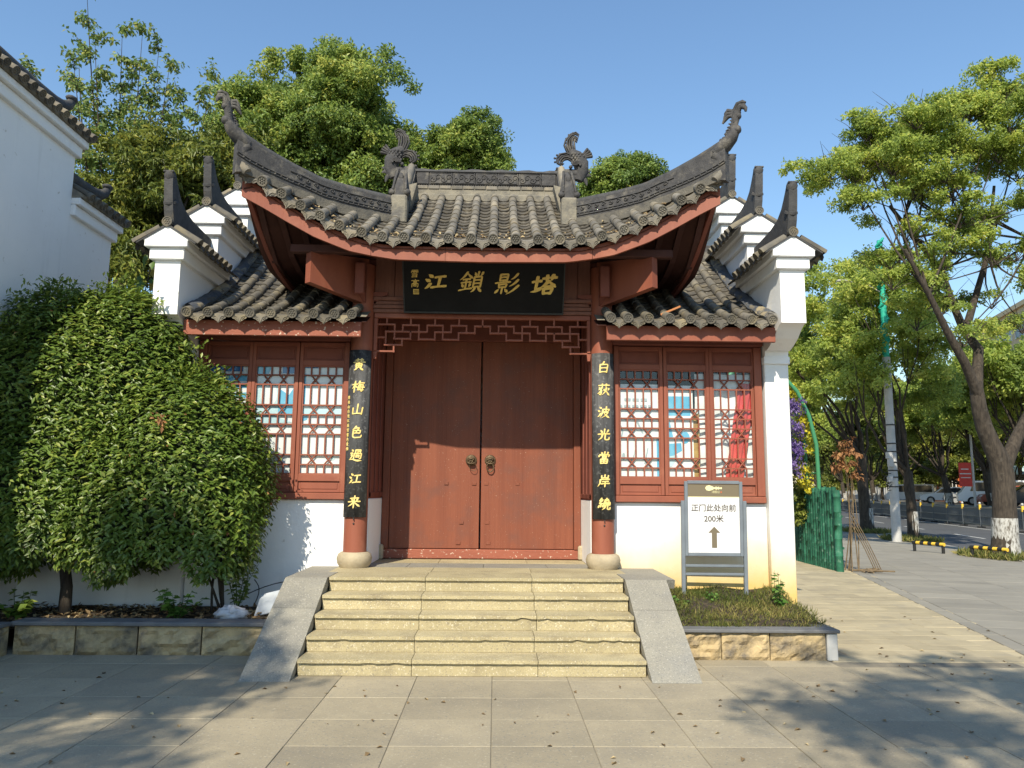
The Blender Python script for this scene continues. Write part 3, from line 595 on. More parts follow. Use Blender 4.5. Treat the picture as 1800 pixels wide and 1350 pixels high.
# ---- columns, lintel, planks, fret
for s in (-1, 1):
    MB().lathe([(.142, .93), (.142, 2.5), (.138, 4.55)], s*1.53, 0, 26).build('column', 'red', gate)
    MB().lathe([(.175, .75), (.205, .80), (.215, .86), (.20, .91), (.165, .935)], s*1.53, 0, 26).build('column_base', 'base_stone', gate)
MB().box(-1.40, 1.40, -.05, .06, 3.935, 3.985, .008).box(-1.40, 1.40, -.06, .06, 3.99, 4.035, .008).box(-1.40, 1.40, -.05, .06, 4.04, 4.085, .008).box(-1.40, 1.40, -.065, .06, 4.09, 4.14, .008).build('lintel', 'plank', gate)
x = -1.39
while x < 1.38:
    w_ = min(random.uniform(.22, .3), 1.39-x); MB().box(x+.002, x+w_-.002, -.02, .03, 4.142, 4.75, .005).build('lintel_plank', 'plank', gate); x += w_
MB().box(-2.0, 2.0, -.08, .08, 4.66, 4.80, .01).build('eave_purlin', 'soffit', gate)
MB().box(-2.3, 2.3, -.74, -.64, 4.50, 4.60, .01).build('eave_purlin', 'soffit', gate)
FC = lambda cx, cy: (-1.335+(cx-172)/(863-172)*1.335, 3.868-(cy-450)*.00192)
hl = [((172, 492), (282, 492)), ((282, 492), (282, 588)), ((280, 588), (387, 588)), ((225, 540), (387, 540)), ((225, 540), (225, 630)), ((220, 630), (332, 630)), ((332, 588), (332, 632)), ((172, 580), (225, 580)), ((167, 674), (280, 674)), ((279, 632), (279, 676)),
      ((335, 495), (335, 540)), ((335, 495), (442, 495)), ((442, 495), (442, 592)), ((387, 540), (387, 590)), ((387, 540), (497, 540)), ((497, 495), (497, 540)), ((497, 495), (600, 495)), ((600, 495), (600, 590)), ((442, 590), (548, 590)), ((548, 540), (548, 592)), ((548, 540), (655, 540)), ((655, 495), (655, 540)), ((655, 495), (757, 495)), ((757, 495), (757, 545)), ((600, 590), (705, 590)), ((705, 542), (705, 592)), ((705, 543), (812, 543)), ((812, 497), (812, 545)), ((812, 497), (863, 497)),
      ((230, 450), (230, 492)), ((388, 450), (388, 495)), ((548, 450), (548, 495)), ((707, 450), (707, 495))]
mb = MB()
for (a, b) in hl:
    for s in (-1, 1):
        p, q = FC(*a), FC(*b); x0, x1 = sorted((s*-p[0], s*-q[0])); z0, z1 = sorted((p[1], q[1])); e = .0115
        if x1-x0 > z1-z0: mb.box(x0-e, x1+e, -.018, .018, z0-e, z1+e, .003)
        else: mb.box(x0-e+.0008, x1+e-.0008, -.0165, .0165, z0-e, z1+e, .003)
mb.box(-.0115, .0115, -.017, .017, 3.78, 3.868, .003); fr = mb.build('hanging_fret', 'red', gate)
MB().box(-1.385, 1.385, -.03, .03, 3.868, 3.93, .006).build('top_rail', 'red', fr)
for s in (-1, 1):
    MB().box(s*1.3625-.0225, s*1.3625+.0225, -.032, .032, 3.44, 3.866, .005).build('side_post', 'red', fr)
    MB().prism([(s*1.3625-.026, 3.432), (s*1.3625+.026, 3.432), (s*1.3625+.016, 3.34), (s*1.3625-.016, 3.34)], 'y', -.024, .024).build('post_pendant', 'red', fr)

# ---- door recess
YD = 1.25
for s in (-1, 1):
    MB().box(min(s*1.392, s*1.68), max(s*1.392, s*1.68), .10, YD+.08, .75, 1.58, .006).build('recess_wall', 'plaster', gate)
    MB().box(min(s*1.40, s*1.68), max(s*1.40, s*1.68), .08, YD+.08, 1.582, 4.66).build('recess_panel', 'red_dull', gate)
    for k in range(3): MB().box(min(s*1.383, s*1.399), max(s*1.383, s*1.399), .12+k*.37, .17+k*.37, 1.60, 4.0, .004).build('panel_stile', 'red_dull', gate)
    MB().box(min(s*1.383, s*1.399), max(s*1.383, s*1.399), .12, YD, 1.60, 1.66, .004).build('panel_rail', 'red_dull', gate)
    MB().box(min(s*1.29, s*1.39), max(s*1.29, s*1.39), YD-.06, YD+.06, .885, 3.95, .008).build('door_jamb', 'red_door', gate)
    MB().box(s*1.39-.05, s*1.39+.05, YD-.17, YD-.07, .752, .95, .02).build('door_pivot_stone', 'base_stone', gate)
MB().box(-1.39, 1.39, YD-.05, YD+.06, .752, .885, .012).build('threshold', 'red_worn', gate)
MB().box(-1.39, 1.39, YD-.05, YD+.06, 3.82, 4.6, .01).build('door_head', 'red_dull', gate)
for s in (-1, 1):
    x0, x1 = (-1.286, -.035) if s < 0 else (-.012, 1.286)
    d = MB().box(x0, x1, YD-.02 if s < 0 else YD-.026, YD+.04, .892, 3.818, .006).build('door_leaf', 'red_door', gate)
    cx = -.155 if s < 0 else .112; yk = YD-.026; zk = 2.115
    mb = MB(); n = 20; pr_ = [(.080, 0), (.079, -.010), (.066, -.016), (.058, -.018), (.042, -.045), (.02, -.06)]
    vs = [(cx+r*math.cos(2*math.pi*k/n), yk+y, zk+r*math.sin(2*math.pi*k/n)) for r, y in pr_ for k in range(n)]; mb.add(vs, [(i*n+k, i*n+(k+1) % n, (i+1)*n+(k+1) % n, (i+1)*n+k) for i in range(5) for k in range(n)]+[tuple(5*n+k for k in range(n))], True)
    for k in range(20): mb.ball((cx+.071*math.cos(k*.314), yk-.014, zk+.071*math.sin(k*.314)), .008, 5, 4)
    mb.tube([(cx-.042, yk-.05, zk+.030), (cx-.02, yk-.065, zk+.028), (cx, yk-.065, zk+.02), (cx+.02, yk-.065, zk+.028), (cx+.042, yk-.05, zk+.030)], .013, 6)
    for q in (-1, 1): mb.ball((cx+q*.03, yk-.058, zk+.01), .014, 6, 5); mb.ball((cx+q*.018, yk-.068, zk-.018), .014, 6, 5)
    mb.tube([(cx-.05, yk-.045, zk-.03), (cx-.025, yk-.06, zk-.045), (cx+.025, yk-.06, zk-.045), (cx+.05, yk-.045, zk-.03)], .012, 6)
    k_ = mb.build('door_knocker', 'brass', d)
    tilt = .5 if s < 0 else 0; rp = []
    for k in range(17):
        a = math.pi*2*k/16; px, pz = .048*math.cos(a), -.052+.062*math.sin(a); rp.append((cx+px*math.cos(tilt)-pz*math.sin(tilt)*1, yk-.05-.0*s, zk-.045+px*math.sin(tilt)+pz*math.cos(tilt)))
    mb = MB(); mb.tube(rp, .009 if s > 0 else .004, 6); mb.build('knocker_ring', 'brass', d)
    for (px, pz) in ((-.5 if s < 0 else .5, 1.79), (-.11 if s < 0 else .06, 1.79), (-.28 if s < 0 else .08, 1.25), (-.32 if s < 0 else .1, .97)):
        MB().box(px-.03, px+.03, yk-.008, yk+.01, pz-.022, pz+.022, .004).build('door_patch', 'red_door', d)

# ---- wings: dado, windows, fascia, tiled roofs
SX = [(1.762, 2.284), (2.379, 2.884), (2.972, 3.485)]
def zf2(X, Y): u = Y+.6; return 3.785+.36*u+.105*u*u
for s in (-1, 1):
    bx = lambda a, b: (min(s*a, s*b), max(s*a, s*b))
    MB().box(*bx(1.67, 3.62), .09, .32, .0, 1.562, .008).build('dado_wall', 'plaster_stain_bounce' if s > 0 else 'plaster', gate)
    MB().box(*bx(1.66, 3.605), .03, .2, 1.564, 1.647, .008).build('window_sill', 'red', gate)
    MB().box(*bx(1.69, 1.755), .05, .2, 1.65, 3.56, .006).build('window_post', 'red', gate)
    MB().box(*bx(3.505, 3.605), .05, .2, 1.65, 3.56, .006).build('window_post', 'red', gate)
    MB().box(*bx(1.66, 3.61), -.02, .2, 3.565, 3.72, .008).build('window_head', 'red_dull', gate)
    MB().box(*bx(1.66, 3.61), -.0, .2, 3.725, 3.86).build('wing_beam', 'red_dull', gate)
    for i, (x0, x1) in enumerate(SX):
        A, B = bx(x0-.045, x1+.018 if i == 2 else x1+.045); 
        if i == 0: A, B = bx(1.757, x1+.045)
        a, b = bx(x0, x1)
        mb = MB()
        mb.box(A+.002, a, .07, .12, 1.652, 3.555, .004).box(b, B-.002, .07, .12, 1.652, 3.555, .004)
        for (z0, z1) in ((1.652, 1.672), (1.79, 1.874), (3.255, 3.325), (3.505, 3.555)): mb.box(a, b, .072, .118, z0, z1, .003)
        sash = mb.build('window_sash', 'red', gate)
        MB().box(a, b, .095, .11, 1.672, 1.79).box(a+.03, b-.03, .088, .1, 1.69, 1.772, .006).build('sash_panel', 'red', sash)
        MB().box(a, b, .095, .11, 3.325, 3.505).box(a+.03, b-.03, .09, .1, 3.345, 3.485, .005).build('sash_panel', 'red_dull', sash)
        mb = MB(); zt, zb = 3.255, 1.874; U = (zt-zb)/11.2; e = .0082; zz = [zt]
        for h in (1, 1, 2.1, 1, 1, 1, 2.1, 1, 1): zz.append(zz[-1]-h*U)
        xs = [a+(b-a)*k/5 for k in range(6)]
        for z in zz[1:-1]: mb.box(a, b, .083, .105, z-e, z+e)
        for x_ in (a+e, b-e): mb.box(x_-e, x_+e, .0835, .1045, zb, zt)
        for z_ in (zt-e, zb+e): mb.box(a, b, .0838, .1042, z_-e, z_+e)
        for r_, (zu, zl) in enumerate(zip(zz, zz[1:])):
            if r_ % 2 == 0:
                for x_ in xs[1:5]: mb.box(x_-e, x_+e, .0832, .1048, zl, zu)
            else:
                for k in (1, 3):
                    for (p, q) in (((xs[k], zu), (xs[k+1], zl)), ((xs[k], zl), (xs[k+1], zu))): mb.tube([(p[0], .094, p[1]), (q[0], .094, q[1])], .0105, 4)
        mb.build('lattice', 'red', sash)
        MB().add([(a, .113, zb), (b, .113, zb), (b, .113, zt), (a, .113, zt)], [(0, 1, 2, 3)]).build('pane', 'glass', sash)
    # fascia and roof
    MB().box(*bx(1.47 if s < 0 else 1.53, 3.612), -.47, -.42, 3.53, 3.715, .006).build('wing_fascia_board', 'red_worn' if s < 0 else 'red', gate)
    mb = MB(); mb.grid(lambda u, v: (s*(1.42+2.2*u), -.44+2.44*v, zf2(0, -.44+2.44*v)-.06), 2, 16).grid(lambda u, v: (s*(1.42+2.2*u), 2.0+2.4*v, zf2(0, 2.0-2.4*v)-.06), 2, 12); mb.build('wing_roof_deck', 'mortar', gate)
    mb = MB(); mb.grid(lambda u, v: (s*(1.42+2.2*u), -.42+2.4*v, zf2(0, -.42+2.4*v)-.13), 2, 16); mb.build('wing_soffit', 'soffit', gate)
    wr = [s*x_ for x_ in (1.56, 1.77, 2.02, 2.275, 2.53, 2.78, 3.03, 3.275)]+[s*3.53]
    wp = [(p+q)/2 for p, q in zip(wr, wr[1:])]
    tile_roof(gate, wr, wp, lambda X: -.6, lambda X: 1.93, zf2, 'tile_wing', pan_parts=False, step=.17)
    MB().box(*bx(1.42, 3.62), 1.92, 2.10, zf2(0, 1.95)-.1, zf2(0, 1.95)+.16, .01).build('wing_ridge', 'carved', gate)
    mb = MB()
    for k in range(14): scroll(mb, (s*(3.5-.13*k), 1.912, zf2(0, 1.95)+.06), Vector((1, 0, 0)), Vector((0, 0, 1 if k % 2 else -1)), .045, .008, 1.1, n=10)
    mb.build('wing_ridge_carving', 'tile_dark', gate)
    # weathered mortar band along the gable
    mb = MB()
    def band(u, v):
        Y = -.55+2.4*v; bulge = .05*math.sin(math.pi*u)+.012*math.sin(v*40+u*5); return (s*(3.47+.15*u), Y, zf2(0, Y)+.015+bulge+.05*u)
    mb.grid(band, 5, 40); mb.build('verge_band', 'tar', gate)
    # side wall of the gate above the wing roof
    MB().box(*bx(1.42, 1.60), .1, 3.3, 3.6, 4.75).build('side_wall', 'red_dull', gate)
    MB().box(*bx(1.4, 3.62), 2.9, 3.1, 0, 4.3).build('rear_wall', 'plaster', gate)
MB().box(-1.4, 1.4, 2.9, 3.1, .0, 4.9).build('rear_wall', 'plaster', gate)
MB().box(-3.6, 3.6, .33, 2.9, .0, .74).build('floor_slab', 'granite_grey', gate)

# ---- stepped gable walls
def gable(s):
    t = thing('stepped_gable_wall', 'white stepped gable wall with tiled caps and dark horns, '+('beside the clipped hedge' if s < 0 else 'above the bamboo fence'), 'gable wall', 'stepped gable walls of the gatehouse')
    bx = lambda a, b: (min(s*a, s*b), max(s*a, s*b)); X0, X1 = 3.625, 3.935
    m = 'plaster_stain_bounce' if s > 0 else 'plaster'
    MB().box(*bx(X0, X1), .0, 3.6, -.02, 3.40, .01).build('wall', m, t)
    MB().box(*bx(X0-.012, X1+.012), -.03, .2, 3.335, 3.43, .006).build('wall_moulding', 'plaster', t)
    pf = [(.3, 3.42), (-.02, 3.43), (-.03, 3.50), (-.10, 3.50), (-.20, 3.53), (-.36, 3.60), (-.50, 3.70), (-.58, 3.735), (-.64, 3.74), (-.64, 4.44), (.6, 4.44), (.6, 3.42)]
    MB().prism(pf, 'x', *bx(X0+.004, X1-.004)).build('corbel', 'plaster', t)
    tile, disc = cap_me('tile_wing', .36), disc_me('tile_wing')
    for k in range(3):
        yf = -.64+1.15*k; yb = yf+1.15+.25 if k < 2 else yf+2.2; z = 4.40+.70*k
        MB().box(*bx(X0+.002*k, X1-.002*k), yf+.003, yb, z-.9 if k else z-.02, z+.03).build('tier_wall', 'plaster', t)
        MB().box(*bx(X0-.05, X1+.05), yf-.055, yb, z, z+.14, .008).build('cornice', 'plaster', t)
        MB().box(*bx(X0-.10, X1+.10), yf-.10, yb, z+.142, z+.225, .008).build('cornice', 'plaster', t)
        xc = s*(X0+X1)/2; za = z+.44; hw = .30
        MB().prism([(xc-hw, z+.226), (xc+hw, z+.226), (xc, za-.03)], 'y', yf-.085, yb).build('pediment', 'plaster', t)
        sl = math.hypot(hw+.06, za-z-.2)
        for q in (-1, 1):
            ex = Vector((q*(hw+.05), 0, -(za-z-.215))).normalized()
            # slab under the tiles
            o = Vector((xc, 0, za)); a = o+ex*(sl); nrm = Vector((-ex.z*q, 0, ex.x*q)); 
            if nrm.z < 0: nrm = -nrm
            P = []
            for yy in (yf-.10, yb): P += [(o.x, yy, o.z-.01), (a.x, yy, a.z-.01), (a.x-nrm.x*.03, yy, a.z-nrm.z*.03), (o.x-nrm.x*.03, yy, o.z-nrm.z*.03)]
            MB().add(P, [(0, 1, 2, 3), (7, 6, 5, 4), (0, 4, 5, 1), (1, 5, 6, 2), (2, 6, 7, 3), (3, 7, 4, 0)]).build('cap_slab', 'tile_dark', t)
            n = 7 if k < 2 else 12; 
            for i in range(n):
                yy = yf-.05+.168*i
                if yy > yb: break
                mt = frame(a+Vector((0, yy, 0))+nrm*.0+ex*.03, -ex, nrm); put('cap_tile', tile, mt, t)
                if i: put('tile_disc', disc, mt, t)
            # drip curtain between the rolls
            mb = MB()
            for i in range(n-1):
                yy = yf+.034+.168*i; 
                if yy > yb: break
                mb.add([(a.x, yy-.08, a.z+.02), (a.x, yy+.08, a.z+.02), (a.x+q*.03, yy+.06, a.z-.05), (a.x+q*.035, yy, a.z-.085), (a.x+q*.03, yy-.06, a.z-.05)], [(0, 1, 2, 3, 4)])
            mb.build('drip_edge', 'tile_dark', t)
        md = Matrix.Translation((xc, yf-.10, za+.01)); put('tile_disc', disc, md, t)
        # the horn: a thin dark ridge that sweeps up at the front
        hp = [(yb, 0, .17), (yf+1.3, 0, .20), (yf+.85, 0, .215), (yf+.50, 0, .235), (yf+.26, 0, .285), (yf+.12, .0, .37), (yf+.04, .10, .46), (yf-.02, .26, .54), (yf-.06, .40, .60)]
        mb = MB(); vs = []; n = len(hp); fy = [yb, yf+1.3, yf+.85, yf+.45, yf+.16, yf-.02, yf-.09, yf-.125, yf-.15]; fh = [-.03, -.03, -.03, -.03, -.03, -.03, .16, .34, .53]
        for i, (y_, _, h) in enumerate(hp):
            hw_ = .062-.012*i/n; vs += [(xc-hw_, y_, za+h), (xc+hw_, y_, za+h), (xc+hw_, fy[i], za+fh[i]), (xc-hw_, fy[i], za+fh[i])]
        mb.add(vs, [(4*i+q, 4*i+(q+1) % 4, 4*i+4+(q+1) % 4, 4*i+4+q) for i in range(n-1) for q in range(4)]+[(3, 2, 1, 0), tuple(4*(n-1)+q for q in range(4))])
        mb.build('horn', 'tile_dark', t)
        mb = MB(); mb.tube([(xc, yf-.10, za+.545), (xc, yf-.115, za+.59), (xc, yf-.12, za+.635)], [.058, .066, .05], 10, flat=1.05); mb.tube([(xc, yf-.045, za+.26), (xc, yf-.06, za+.285)], [.082, .076], 10)
        for i in range(5): mb.ball((xc-.05+.025*i, yf-.155, za+.62), .016, 5, 4)
        mb.build('horn_finial', 'tile_dark', t)
    return t
gable(-1); gable(1)

# ------------------------------------------------------------------ plaque and couplets
t = thing('name_plaque', 'black name plaque with four gold characters leaning out under the main eave', 'plaque', loc=(.015, -.13, 3.925))
mt = Matrix.Rotation(R(-0), 4, 'X'); t.rotation_euler = (R(30), 0, 0)
MB().box(-1.0, 1.0, 0, .04, 0, .80, .006).build('board', 'plaque', t)
mb = MB()
for (a, b, c, d) in ((-1.012, 1.012, -.012, .012), (-1.012, 1.012, .80, .815)): mb.box(a, b, -.008, .042, c, d, .003)
for x_ in (-1.012, .996): mb.box(x_, x_+.016, -.0085, .0425, .013, .799, .003)
mb.build('board_edge', 'iron', t)
mb = MB(); CZ = .405
for ch, x_, s_, sx_ in (('江', -.60, .225, 1.25), ('鎖', -.16, .265, 1.12), ('影', .29, .275, 1.1), ('塔', .75, .26, 1.18)):
    mb = MB(); write_char(mb, ch, 0, CZ-.02*(x_ > 0), s_, 15 if ch in '江塔' else 9.5, 0, .008, .16); mb.v = [(x_+v[0]*sx_, v[1], v[2]+.05*v[0]) for v in mb.v]; mb.build('gold_character', 'gold', t)
for ch, z_ in (('雪', .50), ('高', .375)): mb = MB(); write_char(mb, ch, -.86, z_, .105, 11, 0, .005, .1); mb.build('gold_signature', 'gold', t)
mb = MB(); mb.box(-.885, -.815, -.004, 0, .235, .30).build('seal_mark', 'gold', t)
mb = MB()
for i in range(4): mb.box(-.877+.016*i, -.87+.016*i, -.0052, -.003, .243, .292)
mb.build('seal_lines', 'plaque', t)
def couplet(s, text, label):
    t = thing('couplet_board', label, 'couplet board', 'couplet boards on the columns', loc=(s*1.53, 0, 1.355))
    H = 2.07; n = 14; mb = MB(); r = .165; vs = []
    for z in (0, H):
        for rr in (r, r-.02):
            for k in range(n+1):
                a = -R(58)+R(116)*k/n; vs.append((rr*math.sin(a), -rr*math.cos(a), z))
    k1 = n+1; fs = []
    for k in range(n): fs += [(k, k+1, 2*k1+k+1, 2*k1+k), (k1+k, 3*k1+k, 3*k1+k+1, k1+k+1), (k, k1+k, k1+k+1, k+1), (2*k1+k, 2*k1+k+1, 3*k1+k+1, 3*k1+k)]
    fs += [(0, 2*k1, 3*k1, k1), (n, k1+n, 3*k1+n, 2*k1+n)]; mb.add(vs, fs); mb.sm = [i % 4 == 0 and i < 4*n for i in range(len(mb.sm))]; mb.build('board', 'board', t)
    def wrap(p):
        a = p[0]/r; return (math.sin(a)*(r+.0015-p[1]), -math.cos(a)*(r+.0015-p[1]), p[2])
    for i, ch in enumerate(text):
        mb = MB(); write_char(mb, ch, 0, H-.185-i*.283, .150, 12.5, 0, .006, .12); mb.v = [wrap(p) for p in mb.v]; mb.build('gold_character', 'gold_pale', t)
    if s < 0:
        mb = MB(); rg = random.Random(5); sm = '岸來'.replace('來', '来')+'山白光江高雪當色黄梅'
        for i in range(12): write_char(mb, sm[i % len(sm)], -.128, H-.60-i*.058, .046, 14, 0, .004)
        mb.v = [wrap(p) for p in mb.v]; tag(mb.build('gold_inscription', 'gold_pale', t), kind='stuff')
    mb = MB(); mb.tube([(0, -.155, -.002), (0, -.172, -.02), (0, -.158, -.035)], .006, 5); mb.ball((0, -.146, -.075), .012, 6, 4); mb.build('hook', 'iron', t)
couplet(-1, '黄梅山色過江来', 'black couplet board starting 黄 with gold characters, on the column by the hedge')
couplet(1, '白荻波光當岸繞', 'black couplet board starting 白 with gold characters, on the column by the guide sign')

# ------------------------------------------------------------------ ground, pavements, road
struct('ground', MB().add([(-400, -400, -.165), (600, -400, -.165), (600, 700, -.165), (-400, 700, -.165)], [(0, 1, 2, 3)]), 'joint')
ND, DD = Vector((.9694, -.2453, 0)), Vector((.2453, .9694, 0))
def ST(o, s_, z=0): p = ND*o+DD*s_; return (p.x, p.y, z)
fp = struct('front_pavement', MB().box(-14, 5.5, -14, 3, -.15, -.007), 'joint')
sp = struct('side_pavement', MB().add([(3.6, -1.9, -.0075), ST(6.2, -2.9, -.0075), ST(6.2, 60, -.0075), (3.6, 60, -.0075)], [(0, 1, 2, 3)]), 'paver_beige')
kp = struct('street_pavement', MB().add([ST(5.0, -40, -.0085), ST(11.0, -40, -.0085), ST(11.0, 300, -.0085), ST(5.0, 300, -.0085)], [(0, 1, 2, 3)]), 'paver_far')
SX_, SY_ = .686, .606
slab = MB().box(-SX_/2+.0025, SX_/2-.0025, -SY_/2+.0025, SY_/2-.0025, -.03, 0, .003).mesh('paving_slab', 'paver')
rg = random.Random(11)
for i in range(-11, 14):
    for j in range(-6, 4):
        X = .18+(i+.5)*SX_; Y = -3.68+(j+.5)*SY_
        if Y > -1.5 or (Y > -1.7 and X > 3.6) or abs(X-.19) > (Y+9.71)*.74+.9 or Y < -6.2 or Vector((X, Y, 0)).dot(ND) > 6.1: continue
        if Y > -2.0 and abs(X) < 1.5: continue
        o = put('paving_slab', slab, Matrix.Translation((X, Y, rg.uniform(-.002, .001))) @ Matrix.Rotation(rg.uniform(-.003, .003), 4, 'X'), fp)
brick = MB().box(-.298, .298, -.148, .148, -.03, 0, .004).mesh('paving_brick', 'paver_beige')
n = 0
for j in range(40):
    for i in range(14):
        X = 3.95+.3+.6*i+(.3 if j % 2 else 0)-.3; Y = -1.62+.15+.3*j
        o_ = Vector((X, Y, 0)).dot(ND)
        if o_ > 6.0 or (Y > 0 and X < 4.2) or n > 290 or X < 3.95: continue
        put('paving_brick', brick, Matrix.Translation((X, Y, rg.uniform(-.003, .0))), sp); n += 1
for k in range(18):
    p = ST(6.1, -2.0+1.0*k, 0); put('edge_stone', M.get('_es') or M.setdefault('_es', MB().box(-.10, .10, -.496, .496, -.03, .004, .006).mesh('edge_stone', 'paver_far')), Matrix.Translation(p) @ Matrix.Rotation(-R(14.2), 4, 'Z'), sp)
fs_ = MB().box(-.497, .497, -.297, .297, -.03, 0, .004).mesh('street_slab', 'paver_far')
for i in range(4):
    for j in range(-8, 42): put('street_slab', fs_, Matrix.Translation(ST(6.72+1.0*i, .6*j, rg.uniform(-.003, .0))) @ Matrix.Rotation(-R(14.2), 4, 'Z'), kp)
road = struct('road', MB().add([ST(11.0, -60, -.125), ST(60, -60, -.125), ST(60, 400, -.125), ST(11.0, 400, -.125)], [(0, 1, 2, 3)]), 'asphalt')
kb = MB().box(-.07, .07, -.495, .495, -.16, .02, .012).mesh('kerb_stone', 'kerb')
kerb = struct('kerb', MB().box(0, .01, 0, .01, -.163, -.162), 'kerb')
for k in range(60): put('kerb_stone', kb, Matrix.Translation(ST(10.98, -6+1.0*k, 0)) @ Matrix.Rotation(-R(14.2), 4, 'Z'), kerb)
def line(o, s0, s1, w_, name='lane_marking'):
    MB().add([ST(o-w_/2, s0, -.121), ST(o+w_/2, s0, -.121), ST(o+w_/2, s1, -.121), ST(o-w_/2, s1, -.121)], [(0, 1, 2, 3)]).build(name, 'paint_white', road)
line(11.7, -20, 250, .13)
for k in range(16): line(14.8, 10+k*9, 14+k*9, .13)
line(18.3, -20, 250, .13, 'edge_marking')

# ------------------------------------------------------------------ stairs
stairs = thing('stone_stairs', 'five yellow granite steps with sloping grey side slabs below the red door', 'stairs')
Y0, TR = -1.11, .3144; rg = random.Random(4)
def slab_lip(x0, x1, y0, y1, z1, th, chips):
    xs = [x0]; n = max(6, int((x1-x0)/.05)); front_ = []
    for k in range(n+1):
        x = x0+(x1-x0)*k/n; d = .003*rg.random()
        for (cx, cw, cdp) in chips:
            if abs(x-cx) < cw: d = max(d, cdp*(1-(abs(x-cx)/cw)**2)*(.7+.5*rg.random()))
        front_.append((x, d))
    m = len(front_); mb = MB(); T = [(x, y0+d, z1-.0) for x, d in front_]; Bt = [(x, y0+d*.9+.002, z1-th+min(.6*d, th*.7)) for x, d in front_]
    Tb = [(x, y1, z1) for x, _ in front_]; Bb = [(x, y1, z1-th) for x, _ in front_]
    mb.add(T+Bt+Tb+Bb, [(i, i+1, 2*m+i+1, 2*m+i) for i in range(m-1)]+[(m+i, m+i+1, i+1, i) for i in range(m-1)]+[(3*m+i, 3*m+i+1, m+i+1, m+i) for i in range(m-1)]+[(0, 2*m, 3*m, m), (m-1, 2*m-1, 4*m-1, 3*m-1)]); return mb
cuts = [(-1.6, -.56, .60, 1.6), (-1.6, -.57, .61, 1.6), (-1.6, -.56, .62, 1.6), (-1.6, -.57, .58, 1.6), (-1.6, -.56, .60, 1.6)]
for i in range(5):
    yl = Y0-TR*i; zt = .75-.15*i
    for x0, x1 in zip(cuts[i], cuts[i][1:]):
        ch = [(rg.uniform(x0+.05, x1-.05), rg.uniform(.03, .07), rg.uniform(.006, .016)) for _ in range(rg.choice((0, 1, 2, 3)) if i else 0)]
        slab_lip(x0+.003, x1-.003, yl, yl+(.42 if i else .55), zt, .034, ch).build('tread', 'granite', stairs)
        MB().box(x0+.002, x1-.002, yl+.032, yl+.30, zt-.15+.0005, zt-.036, .003).build('riser', 'granite', stairs)
for r_ in range(3):
    y0 = Y0+.553+r_*.58; xs = [-1.72, -.9, .05, .85, 1.72] if r_ % 2 else [-1.72, -.55, .62, 1.72]
    for x0, x1 in zip(xs, xs[1:]): MB().box(x0+.002, x1-.002, y0+.002, min(y0+.578, 1.3), .60, .7495, .003).build('platform_slab', 'granite_grey' if r_ == 1 else 'granite', stairs)
MB().box(-1.59, 1.59, -1.0, 1.3, 0, .6).build('platform_core', 'joint', stairs)
for s in (-1, 1):
    xa, xb = (min(s*1.612, s*2.06), max(s*1.612, s*2.06)); q0, q1 = (-2.56, .0), (-1.14, .745); th = .11
    MB().prism([(-2.42, .0), (-1.1, .64), (.08, .64), (.08, 0)], 'x', xa+.012, xb-.012).build('cheek_core', 'granite', stairs)
    L = Vector((0, q1[0]-q0[0], q1[1]-q0[1])); u = L.normalized(); nn = Vector((0, -u.z, u.y))
    def sl(t0, t1, m):
        a = Vector((0, q0[0], q0[1]))+L*t0; b = Vector((0, q0[0], q0[1]))+L*t1
        lo_a, lo_b = a-nn*th, b-nn*th
        if t0 == 0: lo_a = Vector((0, q0[0]+th*.6+.08, -.005)); 
        MB().prism([(a.y, a.z), (b.y, b.z), (lo_b.y, lo_b.z), (lo_a.y, lo_a.z)], 'x', xa, xb).build('cheek_slab', m, stairs)
    sl(0, .664, 'granite_grey'); sl(.667, 1, 'granite_grey')
    MB().prism([(q1[0]+.003, .745), (.085, .75), (.085, .66), (q1[0]+.05, .65)], 'x', xa+.002, xb+(.10 if s > 0 else 0)-.002-(0 if s > 0 else 0)).build('cheek_slab', 'granite_grey', stairs)

# ------------------------------------------------------------------ planters
def rough_block(x0, x1, y, z0, z1, seed, axis='x', depth=.25):
    rg = np.random.default_rng(seed); nu, nv = 12, 7; B = rg.normal(size=(nv+1, nu+1)); 
    B = (B+np.roll(B, 1, 0)+np.roll(B, 1, 1)+np.roll(B, (1, 1), (0, 1)))/4
    def fn(u, v):
        i, j = round(u*nu), round(v*nv); e = 0 if i in (0, nu) or j in (0, nv) else 1
        d = e*(.018+.030*B[j, i]); x = x0+(x1-x0)*u; z = z0+(z1-z0)*v
        return (x, y-d, z) if axis == 'x' else (y+d, x, z)
    mb = MB().grid(fn, nu, nv, False)
    if axis == 'x': mb.box(x0, x1, y+.004, y+depth, z0, z1)
    else: mb.box(y-depth, y-.004, x0, x1, z0, z1)
    return mb
pl = thing('hedge_planter', 'low planter wall of rough stone blocks under the clipped hedge', 'planter')
xs = [-4.70, -4.077, -3.444, -2.798, -2.07]
for i, (a, b) in enumerate(zip(xs, xs[1:])): rough_block(a+.008, b-.008, -1.47, -.004, .285, 20+i).build('stone_block', 'rough_stone', pl)
mb_side = [(-1.48-.62*(i+1), -1.48-.62*i) for i in range(4)]
for i, (a, b) in enumerate(mb_side): rough_block(a+.008, b-.008, -4.74, -.004, .285, 40+i, 'y').build('stone_block', 'rough_stone', pl)
MB().box(-4.72, -2.06, -1.51, -1.25, .287, .328, .008).build('coping', 'cap_stone', pl)
MB().box(-4.99, -4.70, -4.0, -1.514, .287, .328, .008).build('coping', 'cap_stone', pl)
